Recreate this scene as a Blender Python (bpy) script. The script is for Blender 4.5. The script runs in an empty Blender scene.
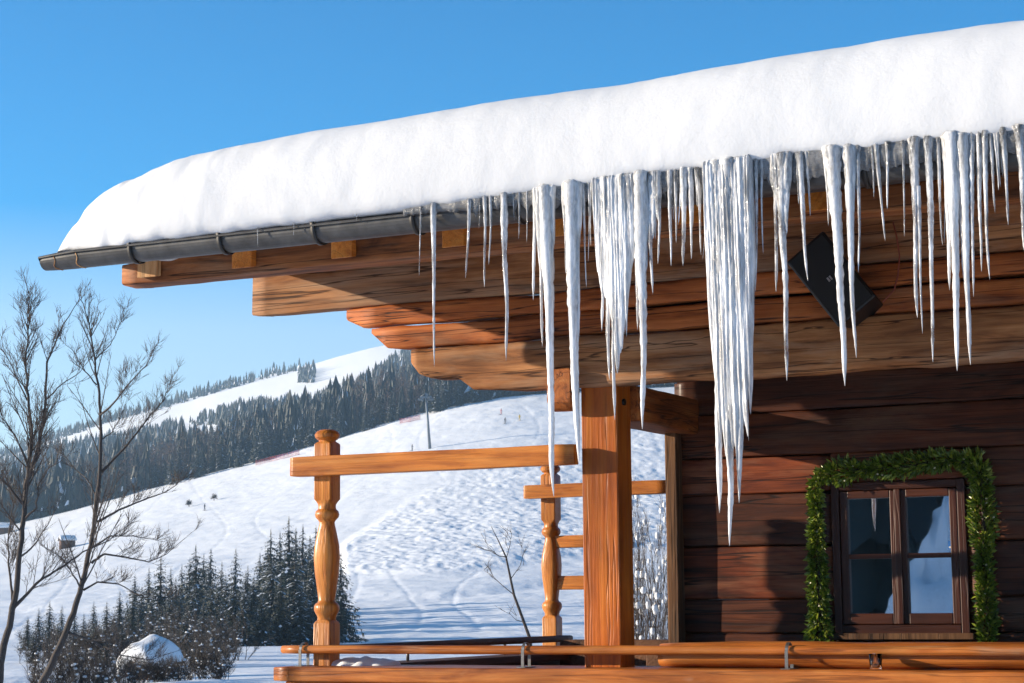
import bpy, bmesh, math, random
import numpy as np
from mathutils import Vector, Matrix, noise
R = math.radians
scene = bpy.context.scene
COL = scene.collection
random.seed(7)

# ------------------------------------------------------------------ camera
W, H, F = 1024.0, 683.0, 1950.0
PITCH, ROLL, YAW = R(7.7), 0.009, R(26)
_f = Vector((0, math.cos(PITCH), math.sin(PITCH)))
_u0 = Vector((0, -math.sin(PITCH), math.cos(PITCH)))
_r0 = Vector((1, 0, 0))
_r = _r0 * math.cos(ROLL) - _u0 * math.sin(ROLL)
_u = _u0 * math.cos(ROLL) + _r0 * math.sin(ROLL)
def ray(x, y):
    return (_f + _r * ((x - W / 2) / F) + _u * ((H / 2 - y) / F))
UA = Vector((math.cos(YAW), -math.sin(YAW), 0))
VA = Vector((math.sin(YAW), math.cos(YAW), 0))
CH = Matrix.Rotation(-YAW, 4, 'Z')           # chalet axes -> world
def UZ(x, y, v):
    """real chalet coordinates (along the front, height) of a point seen at a pixel, on the vertical plane v"""
    d = ray(x, y); t = v / d.dot(VA); p = d * t
    return p.dot(UA), p.z
def UVZ(x, y, v):
    u, z = UZ(x, y, v); return Vector((u, v, z))
def at(x, y, Y):
    d = ray(x, y); return d * (Y / d.y)

cam = bpy.data.cameras.new('camera'); cam.sensor_width = 36; cam.lens = 36 * F / W
cam.clip_start = 0.1; cam.clip_end = 20000
cam.dof.use_dof = True; cam.dof.focus_distance = 12.0; cam.dof.aperture_fstop = 18
co = bpy.data.objects.new('camera', cam); COL.objects.link(co)
m = Matrix.Identity(4)
for i in range(3):
    m[i][0], m[i][1], m[i][2] = _r[i], _u[i], -_f[i]
co.matrix_world = m
scene.camera = co

# ------------------------------------------------------------------ light
AZ, EL = R(66), R(11.8)
sd = (-VA * math.cos(AZ) - UA * math.sin(AZ)) * math.cos(EL) + Vector((0, 0, math.sin(EL)))
sun = bpy.data.lights.new('sun', 'SUN'); sun.energy = 5.0; sun.angle = R(0.5); sun.color = (1, .86, .67)
so = bpy.data.objects.new('sun', sun); COL.objects.link(so)
so.rotation_euler = sd.to_track_quat('Z', 'Y').to_euler(); so.location = (0, 0, 30)
world = bpy.data.worlds.new('World'); scene.world = world; world.use_nodes = True
wn = world.node_tree.nodes; wl = world.node_tree.links
sky = wn.new('ShaderNodeTexSky'); sky.sky_type = 'NISHITA'; sky.sun_disc = False
sky.sun_elevation = EL; sky.sun_rotation = math.atan2(sd.x, sd.y)
sky.altitude = 1400; sky.air_density = 1.0; sky.dust_density = 0.9; sky.ozone_density = 3.0
bg = wn['Background']; bg.inputs['Strength'].default_value = 0.09
hs = wn.new('ShaderNodeHueSaturation')
# a winter sky: paler towards the horizon, deeper blue higher up
stc = wn.new('ShaderNodeTexCoord'); ssx = wn.new('ShaderNodeSeparateXYZ'); wl.new(stc.outputs['Generated'], ssx.inputs[0])
for sock, keys in (('Saturation', ((0, .66), (.14, .95), (.22, 1.65), (.32, 2.35), (.6, 1.1))), ('Value', ((0, 1.6), (.14, 1.55), (.22, 1.38), (.32, 1.25), (.6, .8)))):
    rr = wn.new('ShaderNodeValToRGB'); el_ = rr.color_ramp.elements
    while len(el_) < len(keys): el_.new(.5)
    for k_, (p_, v_) in enumerate(keys): el_[k_].position = p_; el_[k_].color = (v_ / 2, v_ / 2, v_ / 2, 1)
    mm = wn.new('ShaderNodeMath'); mm.operation = 'MULTIPLY'; mm.inputs[1].default_value = 2
    wl.new(ssx.outputs['Z'], rr.inputs[0]); wl.new(rr.outputs[0], mm.inputs[0]); wl.new(mm.outputs[0], hs.inputs[sock])
wl.new(sky.outputs[0], hs.inputs['Color']); wl.new(hs.outputs[0], bg.inputs['Color'])
scene.view_settings.view_transform = 'Standard'; scene.view_settings.look = 'None'
scene.view_settings.exposure = 1.12; scene.view_settings.gamma = 1
scene.cycles.use_adaptive_sampling = True; scene.cycles.adaptive_threshold = 0.02
scene.cycles.use_denoising = True
scene.cycles.max_bounces = 10; scene.cycles.diffuse_bounces = 4; scene.cycles.glossy_bounces = 4
scene.cycles.transmission_bounces = 8; scene.cycles.volume_bounces = 0; scene.cycles.transparent_max_bounces = 8
scene.cycles.sample_clamp_indirect = 6
scene.cycles.caustics_reflective = False; scene.cycles.caustics_refractive = False

# ------------------------------------------------------------------ helpers
class MB:
    def __init__(s): s.v = []; s.f = []; s.mi = []; s.sm = []
    def add(s, verts, faces, mi=0, smooth=False):
        o = len(s.v); s.v += [tuple(p) for p in verts]
        for f in faces:
            s.f.append(tuple(i + o for i in f)); s.mi.append(mi); s.sm.append(smooth)
    def box(s, x0, x1, y0, y1, z0, z1, mi=0, M=None):
        P = [Vector((x, y, z)) for z in (z0, z1) for y in (y0, y1) for x in (x0, x1)]
        if M: P = [M @ p for p in P]
        s.add(P, [(0, 2, 3, 1), (4, 5, 7, 6), (0, 1, 5, 4), (2, 6, 7, 3), (0, 4, 6, 2), (1, 3, 7, 5)], mi)
    def loft(s, rings, mi=0, smooth=True, caps=True):
        n = len(rings[0]); o = len(s.v)
        for r in rings: s.v += [tuple(p) for p in r]
        for k in range(len(rings) - 1):
            for i in range(n):
                a = o + k * n + i; b = o + k * n + (i + 1) % n
                s.f.append((a, b, b + n, a + n)); s.mi.append(mi); s.sm.append(smooth)
        if caps:
            s.f.append(tuple(o + i for i in reversed(range(n)))); s.mi.append(mi); s.sm.append(False)
            e = o + (len(rings) - 1) * n
            s.f.append(tuple(e + i for i in range(n))); s.mi.append(mi); s.sm.append(False)
    def tube(s, pts, rad, sides=6, mi=0, caps=True):
        pts = [Vector(p) for p in pts]; rings = []
        if not hasattr(rad, '__len__'): rad = [rad] * len(pts)
        prev = None
        for i, p in enumerate(pts):
            t = (pts[min(i + 1, len(pts) - 1)] - pts[max(i - 1, 0)])
            if t.length < 1e-9: t = Vector((0, 0, 1))
            t.normalize()
            if prev is None: n = t.orthogonal().normalized()
            else:
                n = prev - t * prev.dot(t)
                n = n.normalized() if n.length > 1e-6 else t.orthogonal().normalized()
            prev = n; b = t.cross(n)
            rings.append([p + (n * math.cos(2 * math.pi * k / sides) + b * math.sin(2 * math.pi * k / sides)) * rad[i] for k in range(sides)])
        s.loft(rings, mi, True, caps)
    def build(s, name, mats, parent=None, mw=None, origin=None, bevel=0):
        me = bpy.data.meshes.new(name)
        V = s.v
        if origin is not None:
            o = Vector(origin); V = [tuple(Vector(p) - o) for p in V]
        me.from_pydata(V, [], s.f)
        if not isinstance(mats, (list, tuple)): mats = [mats]
        for mt in mats: me.materials.append(mt)
        me.polygons.foreach_set('material_index', s.mi)
        me.polygons.foreach_set('use_smooth', s.sm)
        me.update()
        ob = bpy.data.objects.new(name, me); COL.objects.link(ob)
        M = mw.copy() if mw is not None else Matrix.Identity(4)
        if origin is not None: M = M @ Matrix.Translation(Vector(origin))
        if parent is not None:
            ob.parent = parent
            if origin is not None: ob.matrix_local = Matrix.Translation(Vector(origin))
        else: ob.matrix_world = M
        if bevel:
            b = ob.modifiers.new('bevel', 'BEVEL'); b.width = bevel; b.segments = 2; b.limit_method = 'ANGLE'
        return ob

def tag(o, label=None, cat=None, group=None, kind=None):
    if label: o['label'] = label
    if cat: o['category'] = cat
    if group: o['group'] = group
    if kind: o['kind'] = kind
    return o
def empty(name, mw, label, cat, group=None):
    e = bpy.data.objects.new(name, None); COL.objects.link(e); e.empty_display_size = .2
    e.matrix_world = mw
    return tag(e, label, cat, group)
def copy_tree(o, parent=None):
    c = o.copy(); COL.objects.link(c)
    if parent is not None: c.parent = parent
    for ch in list(o.children): copy_tree(ch, c)
    return c
def T(x, y, z): return Matrix.Translation(Vector((x, y, z)))

def np_mesh(name, V, Fa, mats, mi=None, attr=None, smooth=False, parent=None, mw=None):
    """mesh from a vertex array and an array of triangles or quads"""
    V = np.asarray(V, np.float32); Fa = np.asarray(Fa, np.int32); k = Fa.shape[1]
    me = bpy.data.meshes.new(name)
    me.vertices.add(len(V)); me.vertices.foreach_set('co', V.ravel())
    me.loops.add(Fa.size); me.loops.foreach_set('vertex_index', Fa.ravel())
    me.polygons.add(len(Fa)); me.polygons.foreach_set('loop_start', np.arange(0, Fa.size, k, dtype=np.int32))
    for mt in (mats if isinstance(mats, (list, tuple)) else [mats]): me.materials.append(mt)
    if mi is not None: me.polygons.foreach_set('material_index', np.asarray(mi, np.int32))
    me.polygons.foreach_set('use_smooth', np.full(len(Fa), smooth, bool))
    if attr is not None:
        a = me.attributes.new('tone', 'FLOAT', 'FACE'); a.data.foreach_set('value', np.asarray(attr, np.float32))
    me.update(calc_edges=True); me.validate()
    ob = bpy.data.objects.new(name, me); COL.objects.link(ob)
    if parent is not None: ob.parent = parent
    if mw is not None and parent is None: ob.matrix_world = mw
    return ob

# ------------------------------------------------------------------ materials
def newmat(name):
    mt = bpy.data.materials.new(name); mt.use_nodes = True
    nt = mt.node_tree; return mt, nt.nodes, nt.links, nt.nodes['Principled BSDF']
def ramp(n, stops):
    r = n.new('ShaderNodeValToRGB'); e = r.color_ramp.elements
    while len(e) < len(stops): e.new(.5)
    for i, (p, c) in enumerate(stops):
        e[i].position = p; e[i].color = c if len(c) == 4 else (*c, 1)
    return r
def nz(n, l, vec, scale, detail=4, rough=.55, dist=0):
    t = n.new('ShaderNodeTexNoise'); t.inputs['Scale'].default_value = scale; t.inputs['Detail'].default_value = detail
    t.inputs['Roughness'].default_value = rough; t.inputs['Distortion'].default_value = dist
    l.new(vec, t.inputs['Vector']); return t
def mixc(n, l, fac, a, b, mode='MIX'):
    x = n.new('ShaderNodeMix'); x.data_type = 'RGBA'; x.blend_type = mode
    for key, val in ((0, fac), (6, a), (7, b)):
        if hasattr(val, 'is_output'): l.new(val, x.inputs[key])
        elif isinstance(val, (int, float)): x.inputs[key].default_value = val
        else: x.inputs[key].default_value = (*val, 1)
    return x.outputs[2]

def wood(name, dark, base, light, axis, rough=.55, grey=None, greyamt=.5, crack=.6, coat=0, tone=False, knots=.5, gscale=1.0):
    mt, n, l, p = newmat(name)
    tc = n.new('ShaderNodeTexCoord'); oi = n.new('ShaderNodeObjectInfo')
    sc = n.new('ShaderNodeVectorMath'); sc.operation = 'SCALE'; sc.inputs[0].default_value = (13, 7, 5)
    l.new(oi.outputs['Random'], sc.inputs['Scale'])
    ad = n.new('ShaderNodeVectorMath'); ad.operation = 'ADD'
    l.new(tc.outputs['Object'], ad.inputs[0]); l.new(sc.outputs[0], ad.inputs[1])
    vec = ad.outputs[0]
    if tone:
        at_ = n.new('ShaderNodeAttribute'); at_.attribute_name = 'tone'
        s2 = n.new('ShaderNodeVectorMath'); s2.operation = 'SCALE'; s2.inputs[0].default_value = (31, 17, 0)
        l.new(at_.outputs['Fac'], s2.inputs['Scale'])
        a2 = n.new('ShaderNodeVectorMath'); a2.operation = 'ADD'; l.new(vec, a2.inputs[0]); l.new(s2.outputs[0], a2.inputs[1]); vec = a2.outputs[0]
    def stretched(k):
        mp = n.new('ShaderNodeMapping'); s = [1, 1, 1]; s[axis] = k; mp.inputs['Scale'].default_value = s
        l.new(vec, mp.inputs['Vector']); return mp.outputs[0]
    g = nz(n, l, stretched(.1), 11 * gscale, 5, .6, 1.1)
    fi = nz(n, l, stretched(.025), 90 * gscale, 3, .6)
    ck = nz(n, l, stretched(.03), 11, 3, .5, .25)
    pa = nz(n, l, stretched(.45), 2.3, 4, .6, .4)
    col = ramp(n, [(.28, dark), (.48, base), (.72, light)]); l.new(g.outputs['Fac'], col.inputs[0])
    c = col.outputs[0]
    fr = ramp(n, [(.3, (.55, .55, .55)), (.6, (1.08, 1.08, 1.08))]); l.new(fi.outputs['Fac'], fr.inputs[0])
    c = mixc(n, l, .38, c, fr.outputs[0], 'MULTIPLY')
    pr = ramp(n, [(.3, (.48, .43, .4)), (.62, (1.2, 1.18, 1.15))]); l.new(pa.outputs['Fac'], pr.inputs[0])
    c = mixc(n, l, .8, c, pr.outputs[0], 'MULTIPLY')
    if grey:
        gp = nz(n, l, stretched(.22), 3.1, 5, .65, .6)
        gr = ramp(n, [(.62 - .28 * greyamt, (0, 0, 0)), (.82 - .2 * greyamt, (1, 1, 1))]); l.new(gp.outputs['Fac'], gr.inputs[0])
        gm = n.new('ShaderNodeMath'); gm.operation = 'MULTIPLY'; gm.inputs[1].default_value = .85; l.new(gr.outputs[0], gm.inputs[0])
        gc = mixc(n, l, .6, grey, fr.outputs[0], 'MULTIPLY')
        c = mixc(n, l, gm.outputs[0], c, gc)
    kv = n.new('ShaderNodeTexVoronoi'); kv.inputs['Scale'].default_value = 2.6
    l.new(stretched(.55), kv.inputs['Vector'])
    kr = ramp(n, [(.03, (.1, .08, .07)), (.06, (.5, .42, .38)), (.085, (1.05, .95, .85)), (.13, (1, 1, 1))]); l.new(kv.outputs['Distance'], kr.inputs[0])
    c = mixc(n, l, knots, c, kr.outputs[0], 'MULTIPLY')
    cr = ramp(n, [(.485, (1, 1, 1)), (.497, (.12, .1, .09)), (.503, (.12, .1, .09)), (.515, (1, 1, 1))]); l.new(ck.outputs['Fac'], cr.inputs[0])
    c = mixc(n, l, crack, c, cr.outputs[0], 'MULTIPLY')
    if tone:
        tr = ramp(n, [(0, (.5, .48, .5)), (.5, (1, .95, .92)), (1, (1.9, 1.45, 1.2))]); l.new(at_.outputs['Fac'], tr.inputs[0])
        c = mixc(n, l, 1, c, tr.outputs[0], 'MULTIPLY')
    l.new(c, p.inputs['Base Color'])
    p.inputs['Roughness'].default_value = rough; p.inputs['Specular IOR Level'].default_value = .22
    if coat: p.inputs['Coat Weight'].default_value = coat; p.inputs['Coat Roughness'].default_value = .25
    hm = n.new('ShaderNodeMath'); hm.operation = 'MULTIPLY_ADD'; hm.inputs[1].default_value = .5
    l.new(g.outputs['Fac'], hm.inputs[0]); l.new(fi.outputs['Fac'], hm.inputs[2])
    h2 = n.new('ShaderNodeMath'); h2.operation = 'MULTIPLY'; l.new(hm.outputs[0], h2.inputs[0]); l.new(cr.outputs[0], h2.inputs[1])
    bp = n.new('ShaderNodeBump'); bp.inputs['Strength'].default_value = .4; bp.inputs['Distance'].default_value = .01
    l.new(h2.outputs[0], bp.inputs['Height']); l.new(bp.outputs[0], p.inputs['Normal'])
    return mt

def plain(name, col, rough=.5, metal=0, var=.25, scale=20, bump=0, **kw):
    mt, n, l, p = newmat(name)
    tc = n.new('ShaderNodeTexCoord'); t = nz(n, l, tc.outputs['Object'], scale, 5, .6)
    a = tuple(c * (1 - var) for c in col); b = tuple(min(1, c * (1 + var)) for c in col)
    r = ramp(n, [(.3, a), (.7, b)]); l.new(t.outputs['Fac'], r.inputs[0]); l.new(r.outputs[0], p.inputs['Base Color'])
    p.inputs['Roughness'].default_value = rough; p.inputs['Metallic'].default_value = metal
    for k, v in kw.items(): p.inputs[k].default_value = v
    if bump:
        bp = n.new('ShaderNodeBump'); bp.inputs['Strength'].default_value = bump; bp.inputs['Distance'].default_value = .02
        l.new(t.outputs['Fac'], bp.inputs['Height']); l.new(bp.outputs[0], p.inputs['Normal'])
    return mt

def snow_mat(name, scales, dists, col=(.88, .89, .905), strength=.13):
    mt, n, l, p = newmat(name)
    tc = n.new('ShaderNodeTexCoord'); prev = None
    for s_, d_ in zip(scales, dists):
        t = nz(n, l, tc.outputs['Object'], s_, 5, .6, .2)
        b = n.new('ShaderNodeBump'); b.inputs['Strength'].default_value = strength; b.inputs['Distance'].default_value = d_
        l.new(t.outputs['Fac'], b.inputs['Height'])
        if prev: l.new(prev.outputs[0], b.inputs['Normal'])
        prev = b
    l.new(prev.outputs[0], p.inputs['Normal'])
    t = nz(n, l, tc.outputs['Object'], scales[0] * .6, 4)
    r = ramp(n, [(.3, tuple(c * .95 for c in col)), (.65, col)]); l.new(t.outputs['Fac'], r.inputs[0]); l.new(r.outputs[0], p.inputs['Base Color'])
    p.inputs['Roughness'].default_value = .75; p.inputs['Specular IOR Level'].default_value = .25
    return mt

M = {}
M['log'] = wood('weathered_log', (.05, .018, .006), (.28, .095, .028), (.46, .19, .065), 0, .65, (.3, .19, .12), .35, .95)
M['log_grey'] = wood('grey_log', (.07, .026, .01), (.3, .12, .042), (.46, .22, .09), 0, .7, (.38, .26, .17), .5, .9)
M['log_red'] = wood('red_log', (.08, .018, .005), (.4, .11, .025), (.54, .18, .05), 0, .6, (.34, .18, .095), .2, .95)
M['tie'] = wood('tie_wood', (.08, .025, .008), (.34, .1, .022), (.46, .17, .045), 1, .6, (.22, .14, .09), .25, .7)
M['orange_u'] = wood('honey_wood_along', (.3, .075, .01), (.54, .18, .03), (.62, .25, .055), 0, .42, None, 0, .25, .25, False, .8)
M['orange_v'] = wood('honey_wood_deep', (.4, .1, .012), (.66, .22, .03), (.72, .3, .06), 1, .42, None, 0, .25, .25)
M['orange_z'] = wood('honey_wood_upright', (.28, .075, .012), (.52, .18, .03), (.62, .26, .06), 2, .42, None, 0, .3, .25, False, .6)
M['post'] = wood('amber_post_wood', (.16, .026, .003), (.48, .115, .009), (.58, .185, .02), 2, .45, None, 0, .3, .2, False, .35, .6)
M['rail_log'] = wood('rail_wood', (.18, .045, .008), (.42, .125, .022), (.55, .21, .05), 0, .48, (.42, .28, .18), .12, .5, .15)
M['rail_dark'] = wood('dark_rail_wood', (.05, .02, .01), (.13, .055, .024), (.2, .09, .045), 1, .6, (.16, .11, .08), .25, .6)  # plain dark brown wood: side rails, porch floor, bench, hut doors
M['end'] = wood('sawn_end', (.4, .16, .05), (.62, .34, .15), (.7, .44, .22), 2, .7, None, 0, .5, 0, False, .2)
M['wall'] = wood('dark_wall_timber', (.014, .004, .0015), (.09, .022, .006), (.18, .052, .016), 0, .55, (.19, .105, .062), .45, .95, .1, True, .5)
M['pillar'] = wood('pillar_wood', (.03, .013, .006), (.1, .046, .02), (.18, .09, .042), 2, .75, (.16, .11, .075), .4, .7)
M['frame'] = wood('window_wood', (.03, .007, .0025), (.055, .013, .0045), (.065, .017, .006), 2, .5, None, 0, .1, .3, False, .1, .6)
M['frame_flat'] = wood('window_wood_flat', (.03, .007, .0025), (.06, .015, .005), (.075, .02, .007), 0, .5, None, 0, .1, .3, False, .1, .6)
M['roofboard'] = wood('roof_board', (.04, .018, .008), (.12, .055, .025), (.18, .085, .04), 1, .8)
M['hut'] = wood('hut_wood', (.08, .035, .016), (.24, .11, .045), (.33, .17, .08), 0, .8)
M['snow'] = snow_mat('roof_snow', (2.2, 9, 60), (.06, .02, .008), (.75, .755, .765), .13)
M['snow_soft'] = snow_mat('clump_snow', (4, 20), (.04, .012))
M['gutter'] = plain('gutter_metal', (.085, .082, .08), .42, .5, .35, 9)
M['strap'] = plain('strap_metal', (.045, .043, .042), .5, .6)
M['steel'] = plain('galvanised_steel', (.22, .21, .2), .45, .8, .2, 40)
M['black'] = plain('black_plastic', (.006, .006, .007), .4, 0, .2, 60)
M['grille'] = plain('speaker_cloth', (.004, .004, .005), .8, 0, .3, 400, .3)
M['silver'] = plain('silver_badge', (.6, .6, .6), .3, .8)
M['cable'] = plain('red_cable', (.25, .05, .025), .5)
M['bark'] = plain('bark', (.06, .045, .037), .85, 0, .4, 30, .4)
M['twig'] = plain('twig', (.075, .055, .045), .8, 0, .3, 8)
M['bush'] = plain('bush_twig', (.05, .039, .033), .8, 0, .4, 3)
M['net'] = plain('red_net', (.5, .09, .12), .7)
M['pylon'] = plain('pylon_steel', (.16, .18, .2), .5, .3)
M['interior'] = plain('dark_room', (.02, .014, .011), .8)
M['curtain'] = plain('curtain_cloth', (.35, .33, .3), .9, 0, .2, 6)
M['sticker'] = plain('blue_sticker', (.03, .16, .5), .4)
M['white'] = plain('white_print', (.8, .8, .8), .5)
M['skin'] = plain('skin', (.5, .28, .2), .6)
M['jacket_red'] = plain('red_jacket', (.35, .03, .03), .7); M['jacket_yellow'] = plain('yellow_jacket', (.75, .5, .06), .7)
M['jacket_dark'] = plain('dark_jacket', (.03, .035, .05), .7)
M['bolt'] = plain('dark_bolt', (.02, .018, .016), .5, .6)

def foliage(name, stops, rough=.6, trans=0):
    mt, n, l, p = newmat(name)
    a = n.new('ShaderNodeAttribute'); a.attribute_name = 'tone'
    r = ramp(n, stops); l.new(a.outputs['Fac'], r.inputs[0]); l.new(r.outputs[0], p.inputs['Base Color'])
    p.inputs['Roughness'].default_value = rough
    if trans: p.inputs['Transmission Weight'].default_value = 0
    return mt
M['needle'] = foliage('spruce_needles', [(0, (.012, .02, .016)), (.5, (.028, .042, .03)), (1, (.06, .07, .042))])
M['needle_far'] = foliage('forest_needles', [(0, (.01, .018, .016)), (.5, (.026, .036, .028)), (.7, (.09, .058, .04)), (1, (.2, .13, .09))])
M['garland'] = foliage('garland_leaf', [(0, (.02, .04, .006)), (.5, (.14, .21, .016)), (.85, (.4, .42, .05)), (1, (.35, .42, .12))], .35)
M['berry'] = plain('cream_blossom', (.75, .7, .5), .5)
M['snow_far'] = plain('tree_snow', (.8, .84, .9), .8, 0, .05)

def ice_mat(name, lo, hi, rough, zs, soft=0):
    mt, n, l, p = newmat(name)
    tc = n.new('ShaderNodeTexCoord')
    def mapped(z):
        mp = n.new('ShaderNodeMapping'); mp.inputs['Scale'].default_value = (1, 1, z); l.new(tc.outputs['Object'], mp.inputs['Vector']); return mp.outputs[0]
    rings = nz(n, l, mapped(1.7), 55, 3, .6); ribs = nz(n, l, mapped(.06), 60, 4, .65); cloud = nz(n, l, mapped(zs), 16, 5, .7)
    p.inputs['Base Color'].default_value = (.98, .98, .985, 1); p.inputs['Roughness'].default_value = rough; p.inputs['IOR'].default_value = 1.31
    tr = n.new('ShaderNodeMapRange'); tr.inputs[1].default_value = .36; tr.inputs[2].default_value = .62; tr.inputs[3].default_value = lo; tr.inputs[4].default_value = hi
    l.new(cloud.outputs['Fac'], tr.inputs[0]); l.new(tr.outputs[0], p.inputs['Transmission Weight'])
    b1 = n.new('ShaderNodeBump'); b1.inputs['Strength'].default_value = .75; b1.inputs['Distance'].default_value = .008; l.new(rings.outputs['Fac'], b1.inputs['Height'])
    b2 = n.new('ShaderNodeBump'); b2.inputs['Strength'].default_value = .7; b2.inputs['Distance'].default_value = .008; l.new(ribs.outputs['Fac'], b2.inputs['Height']); l.new(b1.outputs[0], b2.inputs['Normal'])
    if soft:
        b1.inputs['Strength'].default_value = .5; b2.inputs['Strength'].default_value = .16
        p.inputs['Subsurface Weight'].default_value = soft; p.inputs['Subsurface Radius'].default_value = (1, 1, 1.1); p.inputs['Subsurface Scale'].default_value = .025
    l.new(b2.outputs[0], p.inputs['Normal']); return mt
M['ice'] = ice_mat('ice', .12, .9, .06, .25)
M['ice_white'] = ice_mat('white_ice', .0, .68, .12, .12, .2)
mt, n, l, p = newmat('grey_ice'); M['ice_grey'] = mt
tc = n.new('ShaderNodeTexCoord'); t1 = nz(n, l, tc.outputs['Object'], 25, 5, .65); t2 = nz(n, l, tc.outputs['Object'], 6, 4)
r = ramp(n, [(.35, (.5, .5, .5)), (.65, (.85, .86, .88))]); l.new(t2.outputs['Fac'], r.inputs[0]); l.new(r.outputs[0], p.inputs['Base Color'])
p.inputs['Roughness'].default_value = .15; p.inputs['Transmission Weight'].default_value = .75; p.inputs['IOR'].default_value = 1.31
bp = n.new('ShaderNodeBump'); bp.inputs['Strength'].default_value = .8; bp.inputs['Distance'].default_value = .015
l.new(t1.outputs['Fac'], bp.inputs['Height']); l.new(bp.outputs[0], p.inputs['Normal'])
mt, n, l, p = newmat('clear_glass'); M['glass'] = mt
p.inputs['Base Color'].default_value = (1, 1, 1, 1); p.inputs['Roughness'].default_value = .02; p.inputs['Transmission Weight'].default_value = 1; p.inputs['IOR'].default_value = 1.45
mt, n, l, p = newmat('window_glass'); M['pane'] = mt
p.inputs['Base Color'].default_value = (.85, .9, .92, 1); p.inputs['Roughness'].default_value = .0; p.inputs['Transmission Weight'].default_value = 1; p.inputs['IOR'].default_value = 1.5
gl = n.new('ShaderNodeBsdfGlossy'); gl.inputs['Roughness'].default_value = .01; gl.inputs['Color'].default_value = (.95, .97, 1, 1)
tc = n.new('ShaderNodeTexCoord'); tw = nz(n, l, tc.outputs['Object'], 3, 2)
bp = n.new('ShaderNodeBump'); bp.inputs['Strength'].default_value = .03; bp.inputs['Distance'].default_value = .01
l.new(tw.outputs['Fac'], bp.inputs['Height']); l.new(bp.outputs[0], gl.inputs['Normal'])
mx = n.new('ShaderNodeMixShader'); mx.inputs[0].default_value = .5
l.new(p.outputs[0], mx.inputs[1]); l.new(gl.outputs[0], mx.inputs[2]); l.new(mx.outputs[0], n['Material Output'].inputs['Surface'])

# ------------------------------------------------------------------ terrain
_rng = np.random.default_rng(3)
_tab = _rng.random((256, 256)).astype(np.float64)
def vnoise(x, y):
    xi = np.floor(x).astype(int); yi = np.floor(y).astype(int); fx = x - xi; fy = y - yi
    fx = fx * fx * fx * (fx * (fx * 6 - 15) + 10); fy = fy * fy * fy * (fy * (fy * 6 - 15) + 10)
    a = _tab[xi & 255, yi & 255]; b = _tab[(xi + 1) & 255, yi & 255]; c = _tab[xi & 255, (yi + 1) & 255]; d = _tab[(xi + 1) & 255, (yi + 1) & 255]
    return (a * (1 - fx) + b * fx) * (1 - fy) + (c * (1 - fx) + d * fx) * fy - .5
def fbm(x, y, o=4):
    s = 0; a = 1
    for k in range(o): s = s + a * vnoise(x + 17.3 * k, y + 5.1 * k); x = x * 2.03; y = y * 2.03; a *= .5
    return s
def sE(tbl):
    S, E = [], []
    for x, y in tbl:
        d = ray(x, y); S.append(d.x / d.y); E.append(d.z / d.y)
    return np.array(S), np.array(E)
CREST = sE([(-300, 570), (-100, 548), (0, 527), (60, 516), (100, 503), (140, 492), (180, 481), (220, 472), (260, 461), (300, 450), (350, 434), (380, 425), (420, 415), (450, 405), (480, 399), (560, 393), (700, 385), (900, 380)])
RIDGE = sE([(-300, 500), (-100, 470), (0, 457), (64, 434), (130, 413), (180, 401), (209, 391), (256, 378), (303, 366), (344, 354), (385, 344), (402, 342), (450, 338), (520, 330), (700, 320)])
FIELD = sE([(-300, 500), (0, 457), (62, 437), (120, 431), (180, 418), (215, 408), (239, 400), (262, 399), (297, 396), (326, 389), (356, 379), (379, 364), (400, 350), (404, 342), (450, 338), (520, 330), (700, 320)])
def ec(s): return sum(np.interp(s + d, *CREST) for d in np.linspace(-.028, .028, 11)) / 11
def er(s): return sum(np.interp(s + d, *RIDGE) for d in np.linspace(-.008, .008, 5)) / 5
def es(s): return np.interp(s, *FIELD)
E0 = -3.2 / 180
D0, D1, D2 = 180.0, 600.0, 1700.0
DIAG = sE([(300, 566), (345, 538), (400, 503), (445, 475), (520, 440), (600, 418), (760, 400)])
ROAD = sE([(200, 585), (330, 577), (440, 574), (580, 558), (700, 548), (900, 540)])
def sstep(a, b, x):
    t = np.clip((x - a) / (b - a), 0, 1); return t * t * (3 - 2 * t)
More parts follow.
